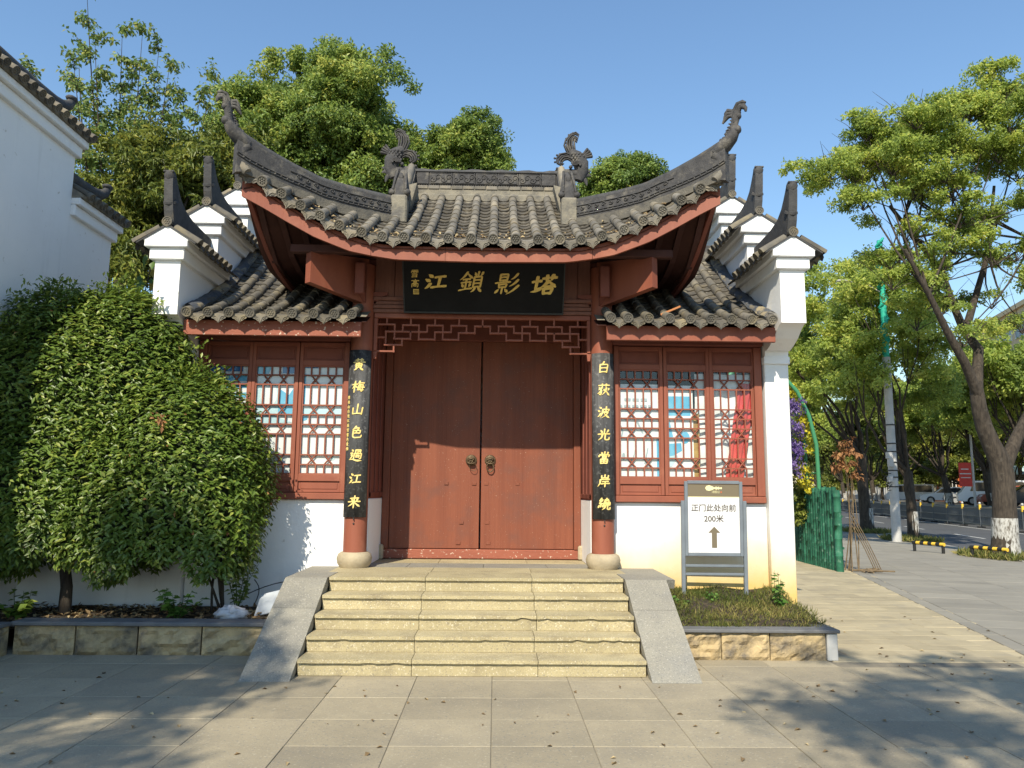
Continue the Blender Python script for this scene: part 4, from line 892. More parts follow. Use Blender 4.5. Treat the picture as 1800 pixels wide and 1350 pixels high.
MB().grid(lambda u, v: (-5.6+3.55*u, -1.27+1.36*v, .26+.03*math.sin(u*19)*math.cos(v*11)), 40, 16).grid(lambda u, v: (-5.6+.65*u, -4.0+2.74*v, .262+.02*math.sin(u*9)*math.cos(v*31)), 8, 24).build('soil_bed', 'soil', pl)
pr_ = thing('sign_planter', 'low planter wall of yellow rough stone with grey coping, in front of the stained and bounce-tinted wall', 'planter')
xs = [2.07, 2.52, 3.02, 3.60]
for i, (a, b) in enumerate(zip(xs, xs[1:])): rough_block(a+.006, b-.006, -1.575, -.004, .272, 30+i).build('stone_block', 'rough_stone', pr_)
for i, (a, b) in enumerate(((-1.55, -1.0), (-1.0, -.5), (-.5, .0))): rough_block(a+.006, b-.006, 3.70, -.004, .272, 50+i, 'y').build('stone_block', 'rough_stone', pr_)
MB().box(3.605, 3.715, -1.60, -1.50, -.004, .272, .01).build('corner_block', 'concrete', pr_)
MB().box(2.06, 3.735, -1.625, -1.42, .274, .310, .008).build('coping', 'cap_stone', pr_)
MB().box(3.535, 3.735, -1.418, -.01, .274, .310, .008).build('coping', 'cap_stone', pr_)
def gz(x, y): return .285+.20*max(0, (y+1.45)/1.5)+.02*math.sin(x*9)*math.cos(y*7)+(.03 if y > -1.3 else 0)
MB().grid(lambda u, v: (2.05+1.62*u, -1.45+1.53*v, gz(2.05+1.62*u, -1.45+1.53*v)), 24, 22).build('soil_bed', 'soil', pr_)
n = 15000; x = 2.06+1.66*RNG.random(n); y = -1.46+1.50*RNG.random(n); keep = (RNG.random(n) < .12+.62*(np.sin(x*5.1+1)*np.cos(y*4.3)+1)/2); x, y = x[keep], y[keep]; n = len(x)
P = np.stack([x, y, np.array([gz(a, b) for a, b in zip(x, y)])-.01], 1); D = np.stack([RNG.normal(size=n)*.5, RNG.normal(size=n)*.5-.15, .35+.6*RNG.random(n)], 1)
dry = np.clip(.46+.35*np.sin(x*3.1+2)*np.cos(y*4+1)+.25*(x > 3.25)*(y < -.7)+.22*RNG.normal(size=n), 0, 1)
tag(link('grass', leaf_mesh('grass', P, D, rdir(n), .03+.065*RNG.random(n), 'grass', .10, .02, dry)), 'patchy short grass, partly dried, growing in the stone planter under the sign', 'grass', kind='stuff')
def weed(name, label, base, stems, h, size, m='leaf_weed', spread=.1, per=14, cat='plant', width=.7, group=None):
    t = thing(name, label, cat, group, loc=base); rg = random.Random(sum(map(ord, label))); mb = MB(); Ps, Ds = [], []
    for k in range(stems):
        e = (rg.uniform(-spread, spread), rg.uniform(-spread, spread), h*rg.uniform(.55, 1)); pts = bez((0, 0, 0), e, (rg.uniform(-.03, .03), rg.uniform(-.03, .03), 0), 6); mb.tube(pts, [.006*(1-.12*i) for i in range(7)], 4)
        for q in range(per):
            f = .2+.8*q/per; i = min(5, int(f*6)); Ps.append(pts[i].lerp(pts[i+1], f*6-i if i < 6 else 1)); a = rg.uniform(0, 6.28); Ds.append((math.cos(a), math.sin(a), rg.uniform(-.5, .3)))
    mb.build('stem', m, t); n = len(Ps); link('leaves', leaf_mesh('leaves', np.array([tuple(p) for p in Ps]), np.array(Ds), np.tile((0, -.3, 1.), (n, 1))+rdir(n)*.3, size*(.6+.6*RNG.random(n)), m, width, .08), t)
    return t
weed('weed_plant', 'tall broad leaved weed growing at the corner of the sign planter', (3.45, -.72, .35), 4, .52, .085, spread=.13, per=13)
weed('weed_plant', 'low leafy weed in the grass between the legs of the guide sign', (2.75, -.45, .37), 7, .20, .05, spread=.14, per=12)
weed('weed_plant', 'small dark weed at the foot of the sign next to the stair slab', (2.36, -.55, .36), 5, .17, .06, spread=.12, per=10)
weed('weed_plant', 'leafy green weed under the hedge beside the white plastic bag', (-3.25, -1.0, .28), 9, .34, .10, m='leaf_weed', spread=.3, per=12)
weed('weed_plant', 'dark weed under the hedge beside its trunk', (-4.95, -1.0, .28), 9, .30, .10, m='leaf_hedge', spread=.3, per=12)
weed('weed_plant', 'drooping dark sprig at the right foot of the hedge', (-2.75, -.55, .30), 8, .75, .085, m='leaf_hedge', spread=.22, per=16)

# ------------------------------------------------------------------ guide sign
sg = thing('guide_sign', 'grey metal guide sign with white panel, arrow and 200 metre text in the planter', 'sign', loc=(2.86, -.16, .0))
sg.rotation_euler = (R(2), 0, R(-1))
W2 = .335
for s in (-1, 1):
    MB().box(s*W2-.02, s*W2+.02, -.02, .02, .93, 1.83, .004).build('frame_post', 'steel', sg)
    MB().box(s*(W2+.043)-.022, s*(W2+.043)+.022, -.025, .02, .36, 1.595, .004).build('leg', 'steel', sg)
for z in (.93, 1.80): MB().box(-W2+.021, W2-.021, -.02, .02, z, z+.04, .004).build('frame_rail', 'steel', sg)
for z in (.80, .70): MB().box(-W2-.02, W2+.02, -.012, .012, z, z+.03, .003).build('cross_rail', 'steel', sg)
MB().box(-W2+.021, W2-.021, -.008, .012, .971, 1.64).build('panel', 'sign_white', sg)
MB().box(-W2+.021, W2-.021, -.008, .012, 1.6455, 1.798).build('header_panel', 'sign_brown', sg)
MB().box(-W2+.021, W2-.021, -.010, .01, 1.638, 1.645).build('header_line', 'cream', sg)
MB().prism([(-.028, 1.03), (.034, 1.03), (.034, 1.21), (.076, 1.21), (.003, 1.285), (-.07, 1.21), (-.028, 1.21)], 'y', -.0105, -.004).build('arrow', 'sign_brown', sg)
DG = None
def text(name, body, x, z, size, m, parent, off=0, y=-.0095):
    cu = bpy.data.curves.new(name, 'FONT'); cu.body = body; cu.size = size; cu.align_x = 'CENTER'; cu.extrude = .0006; cu.offset = off; cu.resolution_u = 3
    o = bpy.data.objects.new(name, cu); COL.objects.link(o); dg = bpy.context.evaluated_depsgraph_get(); me = bpy.data.meshes.new_from_object(o.evaluated_get(dg)); bpy.data.objects.remove(o)
    me.materials.clear(); me.materials.append(M[m]); me.transform(Matrix.Translation((x, y, z)) @ Matrix.Rotation(math.pi/2, 4, 'X')); return link(name, me, parent)
text('lettering', '正门此处向前', 0, 1.475, .092, 'sign_ink', sg, .0014); text('lettering', '200米', 0, 1.345, .096, 'sign_ink', sg, .0014)
lg = MB(); lp = [(-.10, 0), (-.085, .028), (-.05, .036), (-.015, .024), (.01, .01), (.028, .010), (.03, .022), (.038, .022), (.04, .012), (.06, .012), (.062, .02), (.068, .02), (.07, .010), (.088, .008), (.095, .014), (.105, .010)]
pp = [(x, 1.748+z) for x, z in lp]+[(x, 1.748-z*.9) for x, z in lp[::-1]]; lg.prism(pp, 'y', -.010, -.004); lg.build('lute_emblem', 'cream', sg)
text('lettering', '浔阳江', .03, 1.69, .034, 'cream', sg); MB().box(.087, .103, -.0105, -.004, 1.692, 1.71).build('seal_mark', 'seal', sg)

# ------------------------------------------------------------------ things seen behind the window lattices
def poster(label, x0, x1, z0, z1, y, shapes, tilt=0):
    t = thing('poster_board', label, 'poster', 'boards stacked behind the windows', loc=((x0+x1)/2, y, z0)); w_ = x1-x0; h = z1-z0; t.rotation_euler = (R(-tilt), 0, 0)
    MB().box(-w_/2, w_/2, 0, .012, 0, h).build('sheet', 'paper', t)
    for k, (m, poly) in enumerate(shapes): MB().prism([(-w_/2+w_*a, h*b) for a, b in poly], 'y', -.0012-.0007*k, .004).build('print', m, t)
blob = lambda cx, cz, r, q=1, n=12, a0=0, a1=2*math.pi: [(cx+r*math.cos(a0+(a1-a0)*k/n), cz+q*r*math.sin(a0+(a1-a0)*k/n)) for k in range(n+(a1-a0 < 6))]
poster('blue and white poster behind the window sash next to the couplet starting 黄', -2.31, -1.70, 1.66, 3.40, .120, [('poster_blue', [(0, .62), (.10, .62), (.10, .86), (0, .86)]), ('poster_pale', [(0, .55), (.9, .55), (.9, .60), (0, .60)]), ('poster_blue', [(0, .50), (.16, .52), (.16, .55), (0, .54)]), ('poster_deep', [(.0, .90), (.35, .90), (.30, .96), (0, .96)]), ('poster_pale', blob(.72, .25, .05, .5))])
poster('white poster with blue waves behind the middle sash of the window by the hedge', -2.92, -2.33, 1.66, 3.40, .121, [('poster_pale', blob(.3, .66, .32, .45)), ('poster_blue', [(.55, .55), (1, .56), (1, .82), (.78, .70), (.6, .74)]), ('paper', blob(.35, .70, .18, .5)), ('poster_deep', [(.62, .86), (1, .86), (1, .96), (.62, .96)]), ('poster_blue', [(0, .86), (.3, .84), (.45, .95), (0, .96)]), ('poster_pale', [(0, .48), (.9, .50), (.5, .54), (0, .56)])])
poster('striped blue poster behind the window sash half hidden by the hedge', -3.52, -2.94, 1.66, 3.40, .120, [('poster_blue', [(0, .80), (1, .80), (1, .84), (0, .84)]), ('poster_blue', [(.3, .74), (1, .75), (1, .77), (.3, .77)]), ('poster_blue', [(.4, .66), (1, .68), (1, .72), (.4, .70)]), ('poster_deep', [(0, .87), (.8, .87), (.8, .95), (0, .95)]), ('poster_blue', [(.6, .40), (.9, .40), (1, .62), (.75, .62)]), ('poster_blue', [(.72, .44), (1, .44), (1, .54), (.72, .54)])])
poster('white ink painting poster behind the window sash next to the couplet starting 白', 1.72, 2.30, 1.66, 3.07, .120, [('poster_ink', [(.1, .62), (.14, .56), (.10, .50), (.13, .50), (.17, .56), (.13, .62)]), ('poster_ink', [(.45, .66), (.5, .66), (.62, .55), (.58, .55)]), ('poster_ink', blob(.17, .34, .035)), ('poster_ink', [(.26, .34), (.36, .32), (.42, .40), (.40, .33), (.34, .29)]), ('poster_ink', [(.62, .28), (.70, .42), (.72, .42), (.65, .27)]), ('poster_blue', [(.90, 0), (.97, 0), (.97, .5), (.9, .5)])]+[('poster_ink', [(.2+.09*k, .845), (.25+.09*k, .845), (.25+.09*k, .87), (.2+.09*k, .87)]) for k in range(6)]+[('poster_ink', [(.1+.09*k, .79), (.15+.09*k, .79), (.15+.09*k, .81), (.1+.09*k, .81)]) for k in range(8)])
poster('white and turquoise poster behind the middle sash above the guide sign', 2.32, 2.72, 1.66, 3.06, .122, [('poster_blue', [(0, .72), (.92, .72), (.92, .90), (0, .90)]), ('poster_blue', [(0, .50), (.35, .52), (.25, .66), (0, .68)]), ('poster_blue', blob(.72, .52, .16, .35)), ('poster_blue', [(0, .30), (.62, .40), (.6, .47), (0, .46)]), ('poster_pale', [(0, .24), (.3, .26), (.5, .36), (0, .34)]), ('poster_pale', [(0, .0), (.8, .0), (.8, .1), (0, .14)])])
MB().box(2.70, 2.80, .135, .16, 1.66, 2.70).build('gold_banner', 'poster_gold'); tag(bpy.data.objects['gold_banner'], 'narrow gold and brown banner standing behind the middle lattice above the sign', 'banner')
def cloth(label, m, x0, x1, z0, z1, y, amp, waves, slope):
    o = MB().grid(lambda u, v: (x0+(x1-x0)*u-slope*(1-v), y+amp*math.sin(u*waves+v*2)+.01*math.sin(v*30+u*4), z0+(z1-z0)*v), 36, 30).build('cloth_drape', m); tag(o, label, 'cloth', 'cloths hung behind the window')
cloth('white cloth hanging behind the window sash nearest the outer gable wall', 'paper', 2.76, 3.50, 1.64, 3.22, .165, .010, 22, .0)
cloth('red cloth hanging in folds behind the lattice nearest the outer gable wall', 'curtain', 3.33, 3.56, 1.64, 3.10, .138, .010, 24, .25)
MB().box(-3.6, -1.68, 1.5, 1.52, .74, 3.5).box(1.68, 3.6, 1.5, 1.52, .74, 3.5).build('interior_dark_sheet', 'dark', gate)  # near-black sheets; the shade of the unlit interior is put into their colour
o = MB().box(-.13, .13, -.03, .03, -.012, .012, .003).build('wood_scrap', 'wood_scrap'); o.location = (2.33, -.42, 3.92); o.rotation_euler = (R(10), R(-22), R(-12)); tag(o, 'orange wooden offcut lying on the small tiled roof above the guide sign', 'wood scrap')

# ------------------------------------------------------------------ walls to the left
cw = thing('garden_wall', 'plain white garden wall in shade behind the hedge trunk', 'wall'); MB().box(-5.6, -3.94, .02, .28, 0, 2.5).build('wall', 'plaster', cw); MB().box(-5.6, -3.94, -.04, .34, 2.502, 2.6, .01).build('wall_coping', 'tile_dark', cw)
lb = thing('side_building', 'tall white side building with stepped tiled wall top, at the left edge', 'building'); XW = -5.6
tile, disc = cap_me('tile_wing', .34), disc_me('tile_wing')
for k, (ya, yb, z) in enumerate(((-3.7, .42, 6.15), (.42, 1.55, 5.33))):
    MB().box(-10 if k == 0 else -5.95, XW, ya, yb, -.02, z+.05).build('wall', 'plaster', lb)
    MB().box(XW-.4, XW+.06, ya, yb+.06, z, z+.15, .01).build('cornice', 'plaster', lb); MB().box(XW-.4, XW+.12, ya, yb+.10, z+.152, z+.25, .01).build('cornice', 'plaster', lb)
    ex = Vector((.34, 0, -.20)).normalized(); xr = XW-.15; zr = z+.50; a = Vector((xr, 0, zr))+ex*.40; nrm = Vector((.20, 0, .34)).normalized()
    MB().prism([(xr-.45, z+.25), (XW+.14, z+.25), (XW+.16, z+.29), (xr, zr-.02), (xr-.45, zr-.25)], 'y', ya, yb+.10).build('cap_slab', 'mortar', lb)
    i = 0
    while yb+.06-.175*i > max(ya, -3.2):
        mt = frame(a+Vector((0, yb+.06-.175*i, 0)), -ex, nrm); put('cap_tile', tile, mt, lb); put('tile_disc', disc, mt, lb); i += 1
    pts = [(xr, yb-.02+d, zr+h) for d, h in ((-max(1.0, 3.4 if k == 0 else 1.1), .10), (-.7, .10), (-.35, .12), (-.12, .17), (.02, .25), (.09, .36))]; mb = MB(); mb.tube(pts, [.10, .10, .095, .085, .07, .06], 8, flat=.8)
    mb.ball((xr, yb+.05, zr+.37), .075, 8, 6, (1, 1.3, .6)); mb.build('horn', 'tile_dark', lb)
MB().prism([(-10, 6.38), (XW-.3, 6.38), (-7.8, 7.4)], 'y', -3.7, .3).build('roof', 'tile_dark', lb)
mb = MB(); mb.box(XW, XW+.20, -2.6, -1.62, 5.35, 5.45); 
for i in range(5): mb.tube([(XW, -1.66-.2*i, 5.56), (XW+.24, -1.66-.2*i, 5.45)], .06, 8)
mb.build('window_canopy', 'tile_wing', lb)

# ------------------------------------------------------------------ the clipped hedge
hg = thing('clipped_hedge_bush', 'large rounded clipped evergreen bush in the stone planter left of the stairs', 'bush', loc=(-4.6, -.6, .26))
E3 = [((-3.42, -.64, 1.68), (.98, .74, 1.36)), ((-4.40, -.48, 2.72), (.98, .60, 1.36)), ((-5.0, -.60, 2.6), (.95, .62, 1.42)), ((-4.95, -.66, 1.65), (.98, .66, 1.0)), ((-3.95, -.68, 1.45), (1.0, .66, .95))]
Ps, Ns = [], []
for k, (c, r_) in enumerate(E3):
    n = int(26000*(r_[0]*r_[2])/1.4); d = rdir(n); c = np.array(c); r_ = np.array(r_)
    th = np.arctan2(d[:, :1], -d[:, 1:2]); wob = 1+.05*np.sin(d[:, :1]*9+k)*np.sin(d[:, 2:]*8+d[:, 1:2]*5)+.035*np.sin(th*23+2*np.sin(d[:, 2:]*4+k))+.035*RNG.normal(size=(n, 1))
    p = c+d*r_*wob*(1-.14*RNG.random((n, 1))**2); ok = np.ones(n, bool)
    for j, (c2, r2_) in enumerate(E3):
        if j != k: ok &= (((p-np.array(c2))/np.array(r2_)*1.06)**2).sum(1) > 1
    ok &= (p[:, 2] > .80+.13*np.sin(p[:, 0]*5)+.07*np.sin(p[:, 0]*17)) & (p[:, 0] > -5.55); Ps.append(p[ok]); Ns.append((d/r_)[ok])
P = np.concatenate(Ps); N = np.concatenate(Ns); N /= np.linalg.norm(N, axis=1, keepdims=True); n = len(P)
S = np.cross(N, (0, 0, 1.)); sgn = np.where(RNG.random((n, 1)) < .5, 1, -1); D = S*sgn*(.5+.5*RNG.random((n, 1)))+np.array([0, 0, -.75])*RNG.random((n, 1))+N*(.25+.5*RNG.random((n, 1)))
Nn = N*.7+np.array([0, 0, .75])+rdir(n)*.35; ti = np.clip(.40+.26*RNG.normal(size=n)+.16*np.sin(P[:, 0]*6)*np.sin(P[:, 2]*5)+.12*np.sin(P[:, 0]*31), 0, 1)
o0 = np.array((-4.6, -.6, .26)); top = np.where((N[:, 2] > -.1) & (N[:, 1] < .3))[0]; pick = RNG.choice(top, 170); SP, SD, SN = [], [], []
for i_ in pick:
    L_ = RNG.uniform(.08, .26); ax = N[i_]*.7+np.array([0, 0, .5])+RNG.normal(size=3)*.25
    for q_ in range(7): SP.append(P[i_]+ax*L_*q_/6); SD.append(RNG.normal(size=3)+np.array([0, 0, -.3])); SN.append(N[i_]+np.array([0, 0, .6]))
link('shoots', leaf_mesh('shoots', np.array(SP)-o0, np.array(SD), np.array(SN), .05+.04*RNG.random(len(SP)), 'leaf_hedge', .45, .08, .45+.5*RNG.random(len(SP))), hg)
DP = np.concatenate([np.array((-3.42, -1.34, 2.42))+RNG.normal(size=(26, 3))*np.array((.05, .02, .05)), P[RNG.choice(n, 130)]+N[RNG.choice(n, 130)]*.0]); link('dead_leaves', leaf_mesh('dead_leaves', DP-o0, rdir(len(DP))+np.array((0, -.4, -.6)), rdir(len(DP))+np.array((0, -1, .6)), .05+.03*RNG.random(len(DP)), 'leaf_brown', .5, .1), hg)
link('foliage', leaf_mesh('foliage', P-o0, D, Nn, .055+.04*RNG.random(n), 'leaf_hedge', .42, .08, ti), hg)
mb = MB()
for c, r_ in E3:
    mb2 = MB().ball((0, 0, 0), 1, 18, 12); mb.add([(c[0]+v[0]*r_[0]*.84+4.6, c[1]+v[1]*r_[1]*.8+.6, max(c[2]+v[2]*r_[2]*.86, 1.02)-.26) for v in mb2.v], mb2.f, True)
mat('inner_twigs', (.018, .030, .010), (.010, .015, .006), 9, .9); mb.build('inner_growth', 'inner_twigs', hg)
mb = MB(); mb.tube([(-.07, 0, -.05), (-.08, .02, .3), (-.12, .0, .6), (-.1, .05, 1.2)], [.075, .065, .06, .05], 8)
for k in range(7): mb.tube(bez((-.1, .02, .5), (-.1+random.uniform(-.5, 1.0), random.uniform(-.2, .3), 1.0), (0, 0, -.05), 4), [.03, .025, .022, .02, .015], 5)
for k in range(6): mb.tube(bez((1.62+random.uniform(-.08, .08), .1, -.03), (1.5+random.uniform(-.35, .35), random.uniform(-.1, .3), 1.0), (random.uniform(-.05, .05), 0, 0), 4), [.016, .014, .013, .012, .01], 5)
mb.build('trunk', 'bark', hg)
# litter, bag, panel, cable
t = MB(); rgb = np.random.default_rng(3); B0 = t.ball((0, 0, 0), 1, 22, 14); B0.v = [(v[0]*.17*(1+.16*rgb.normal()), v[1]*.11*(1+.16*rgb.normal()), .075+v[2]*.08*(1+.16*rgb.normal())) for v in B0.v]; B0.sm = [True]*len(B0.f)
o = B0.build('plastic_bag', 'plastic_bag'); o.location = (-2.62, -1.12, .28); tag(o, 'crumpled white plastic bag lying in the hedge planter', 'plastic bag')
o = MB().box(-.24, .24, -.02, .0, -.17, .17, .005).build('metal_sheet', 'sheet_metal'); o.location = (-2.27, -.62, .42); o.rotation_euler = (R(-52), R(-14), R(-8)); tag(o, 'pale metal sheet leaning against the side of the stairs', 'metal sheet')
o = MB().tube(bez((-2.9, -.35, .36), (-2.15, -.2, .62), (0, 0, .05), 8), .006, 5).tube(bez((-2.62, -.3, .36), (-2.66, -.25, .62), (.05, 0, .02), 6), .006, 5).build('cable', 'black'); tag(o, 'black cable lying by the wall behind the stair side slab', 'cable')
n = 900; x = -5.4+3.3*RNG.random(n); y = -1.22+1.2*RNG.random(n); P = np.stack([x, y, np.full(n, .285)+.01*RNG.random(n)], 1); D = rdir(n); D[:, 2] *= .25
tag(link('leaf_litter', leaf_mesh('leaf_litter', P, D, np.tile((0, 0, 1.), (n, 1))+rdir(n)*.4, .05+.04*RNG.random(n), 'litter', .5, .1)), 'dry leaf litter on the soil under the hedge', 'leaf litter', kind='stuff')
n = 190; x = -4.5+11*RNG.random(n); y = -5.3+3.4*RNG.random(n); y = np.where(x > 3.9, y+3.6*RNG.random(n), y); m_ = ~((np.abs(x) < 2.1) & (y > -2.7)); x, y = x[m_], y[m_]; n = len(x)
P = np.stack([x, y, np.full(n, .006)], 1); D = rdir(n); D[:, 2] *= .15; tag(link('fallen_leaves', leaf_mesh('fallen_leaves', P, D, np.tile((0, 0, 1.), (n, 1))+rdir(n)*.3, .03+.035*RNG.random(n), 'litter', .5, .18)), 'scattered small brown leaves on the pavement', 'fallen leaves', kind='stuff')
n = 210; c_ = RNG.integers(0, len(pans), n); x = np.array(pans)[c_]+.05*RNG.normal(size=n); x = x[np.abs(x) < 2.2]; n = len(x); y = -1.02+np.abs(.28*RNG.normal(size=n)); y = np.array([b+(Ye(a)+1.0) for a, b in zip(x, y)])
P = np.stack([x, y, np.array([front(a, b)-.012 for a, b in zip(x, y)])], 1); D = rdir(n); D[:, 2] = D[:, 1]*.5; tag(link('roof_leaves', leaf_mesh('roof_leaves', P, D, np.tile((0, -.4, 1.), (n, 1))+rdir(n)*.5, .04+.03*RNG.random(n), 'litter', .6, .18, .5+.5*RNG.random(n))), 'dry pale leaves caught between the tile rows of the main roof', 'fallen leaves', kind='stuff')

# ------------------------------------------------------------------ trees behind the gate
cl = fill_clumps((-5.6, 15, 12.4), (3.4, 2.6, 4.0), 120, .7, 1.2, 1, .42)+fill_clumps((-2.6, 15.2, 11.3), (1.1, 1.2, 2.3), 24, .5, .85, 101, .4)
tree('camphor_tree', 'large dense round crowned tree behind the left half of the gate roof', (-5.6, 15.4, -.1), (-5.6, 15.2, 8.5), cl, .35, 'leaf_camphor', 1800, .135, 'trees behind the gatehouse')
cl = fill_clumps((-.95, 15.5, 12.3), (1.35, 1.3, 2.4), 46, .5, .9, 2, .42)
tree('camphor_tree', 'smaller green tree crown standing just behind the main ridge, next to the large dense one', (-1.0, 15.6, -.1), (-1.0, 15.5, 8.8), cl, .22, 'leaf_camphor', 2300, .12, 'trees behind the gatehouse')
cl = fill_clumps((4.75, 16.5, 11.7), (1.75, 1.4, 1.75), 34, .5, .85, 3, .45)
tree('camphor_tree', 'low rounded green tree crown behind the right half of the roof', (4.4, 16.6, -.1), (4.4, 16.5, 8.5), cl, .22, 'leaf_camphor', 2300, .125, 'trees behind the gatehouse')
# dark narrow leaved mass by the left wall
cl = fill_clumps((-6.1, 6.4, 7.0), (2.9, 1.3, 2.2), 64, .5, .8, 4, .45, -.9)+fill_clumps((-7.6, 5.2, 4.6), (1.2, 1.0, 2.4), 22, .4, .7, 5, .5, -1)
tree('osmanthus_tree', 'broad dark evergreen with narrow leaves between the side building and the gate', (-6.4, 6.2, -.1), (-6.3, 6.2, 4.5), cl, .2, 'leaf_dark', 1900, .16, None, width=.28, droop=.5)
# sparse upright tree
t = thing('sparse_tree', 'tall thin tree with upright branches and scattered leaves above the side building', 'tree', loc=(-9.0, 8.4, -.1)); mb = MB(); rg = random.Random(9); Pl = []; Dl = []
mb.tube([(0, 0, 0), (.05, 0, 4), (.15, 0, 7.2)], [.18, .15, .11], 8)
tips = [(-.5, 10.4), (.9, 9.9), (-1.4, 9.9), (.1, 10.0), (1.6, 9.3), (-1.8, 9.6), (.5, 11.4), (-.2, 11.7), (1.2, 10.7), (-2.0, 11.7), (-1.5, 12.7), (-.75, 13.6), (-.1, 12.9), (.7, 12.6), (1.1, 11.6), (1.75, 12.4), (2.1, 11.2), (-1.2, 11.2), (.2, 11.8), (-.4, 12.3), (1.5, 10.3), (-2.1, 10.6), (-1.0, 10.2), (.6, 10.6), (2.0, 9.8), (-.1, 11.0), (1.0, 12.2), (-1.7, 12.1), (.35, 13.0), (-.9, 11.8), (1.4, 11.0)]
for (dx, z) in tips:
    y_ = rg.uniform(-1, 1); q = bez((.12, 0, 6+rg.uniform(0, 1.4)), (dx, y_, z), (dx*.12, 0, -.5), 10); mb.tube(q, [.045*(1-.09*i) for i in range(11)], 5)
    for i in range(3, 11):
        for k in range(3):
            a = rg.uniform(0, 6.28); L = rg.uniform(.2, .6); e = q[i]+Vector((math.cos(a)*L*.7, math.sin(a)*L*.7, L*rg.uniform(-.1, .8))); mb.tube([q[i], q[i].lerp(e, .5)+Vector((0, 0, .03)), e], [.010, .008, .004], 4)
            for m_ in range(34): f = rg.uniform(.1, 1.15); Pl.append(tuple(q[i].lerp(e, f)+Vector((rg.uniform(-.12, .12), rg.uniform(-.12, .12), rg.uniform(-.12, .08))))); Dl.append((rg.uniform(-1, 1), rg.uniform(-1, 1), rg.uniform(-1.2, .2)))
mb.build('trunk', 'bark', t); n = len(Pl); link('crown', leaf_mesh('crown', np.array(Pl), np.array(Dl), rdir(n)+np.array((0, -.5, .6)), .085+.06*RNG.random(n), 'leaf_sparse', .55, .08), t)
# vine by the left wall
t = thing('climbing_vine', 'pale green climbing vine with large leaves beside the side building wall', 'vine', loc=(-5.0, 1.0, 2.6)); mb = MB(); Pl, Dl = [], []
for (a, b) in (((0, 0, 0), (.15, .3, 2.35)), ((.1, 0, 0), (-.35, .2, 1.7)), ((.2, .1, 0), (.75, .2, 1.95)), ((-.1, 0, .1), (-.55, -.2, 1.55)), ((.2, 0, 0), (.95, .3, 1.2)), ((.3, .1, 0), (1.0, .3, 2.3)), ((0, 0, 0), (.5, .3, 1.3))):
    q = bez(a, b, (random.uniform(-.12, .12), 0, 0), 9); mb.tube(q, .008, 4)
    for i in range(3, 10):
        for k in range(5): Pl.append(tuple(q[i]+Vector([random.uniform(-.1, .1) for _ in range(3)]))); Dl.append((random.uniform(-.6, .6), random.uniform(-.8, .1), -1))
mb.build('stem', 'bark', t); n = len(Pl); link('leaves', leaf_mesh('leaves', np.array(Pl), np.array(Dl), np.tile((0, -1., .6), (n, 1))+rdir(n)*.4, .11+.08*RNG.random(n), 'leaf_vine', .7, .08), t)

# ------------------------------------------------------------------ street trees on the near kerb
def limb(mb, pts, r0, r1, B, n=8):
    m = len(pts); mb.tube([Vector(p)-B for p in pts], [r0+(r1-r0)*i/(m-1) for i in range(m)], n)
B = Vector((14.4, 11.9, -.02)); t = thing('street_tree', 'big forked street tree with dark trunk and limewashed foot nearest the camera', 'tree', 'street trees on the near kerb', loc=B); mb = MB()
mb.tube([Vector(p)-B for p in bez((14.38, 11.9, -.05), (14.5, 11.9, 2.3), (.03, 0, 0), 6)]+[Vector(p)-B for p in ((14.42, 11.88, 2.7), (14.2, 11.84, 3.15), (14.0, 11.78, 3.6), (13.85, 11.7, 4.1), (13.76, 11.62, 4.6), (13.74, 11.6, 4.9))], [.40, .345, .32, .31, .30, .30, .30, .27, .24, .22, .20, .18, .14], 14)
limb(mb, [(13.78, 11.6, 4.5), (13.28, 11.3, 5.37), (12.66, 11.0, 6.2), (12.1, 10.8, 7.2), (11.4, 10.6, 8.4)], .15, .05, B)
limb(mb, [(13.74, 11.6, 4.55), (13.93, 11.8, 5.23), (14.15, 12.0, 5.9), (13.9, 12.2, 6.45), (13.71, 12.3, 7.2), (13.4, 12.3, 8.3), (12.6, 12.2, 9.3), (11.8, 12.0, 10.2)], .17, .05, B)
limb(mb, [(14.45, 11.9, 2.2), (14.75, 12.0, 2.75), (15.1, 12.1, 3.3), (15.9, 12.3, 4.4), (16.6, 12.6, 6.2), (16.9, 12.8, 8.5), (16.6, 12.8, 10.5)], .22, .07, B, 10)
limb(mb, [(13.9, 12.2, 6.4), (14.5, 12.5, 7.6), (15.0, 12.5, 9.0), (15.2, 12.3, 11)], .12, .04, B)
limb(mb, [(13.71, 12.3, 7.2), (13.0, 13, 8.4), (12.8, 13.2, 9.8), (13.2, 13.2, 11.5)], .10, .03, B)
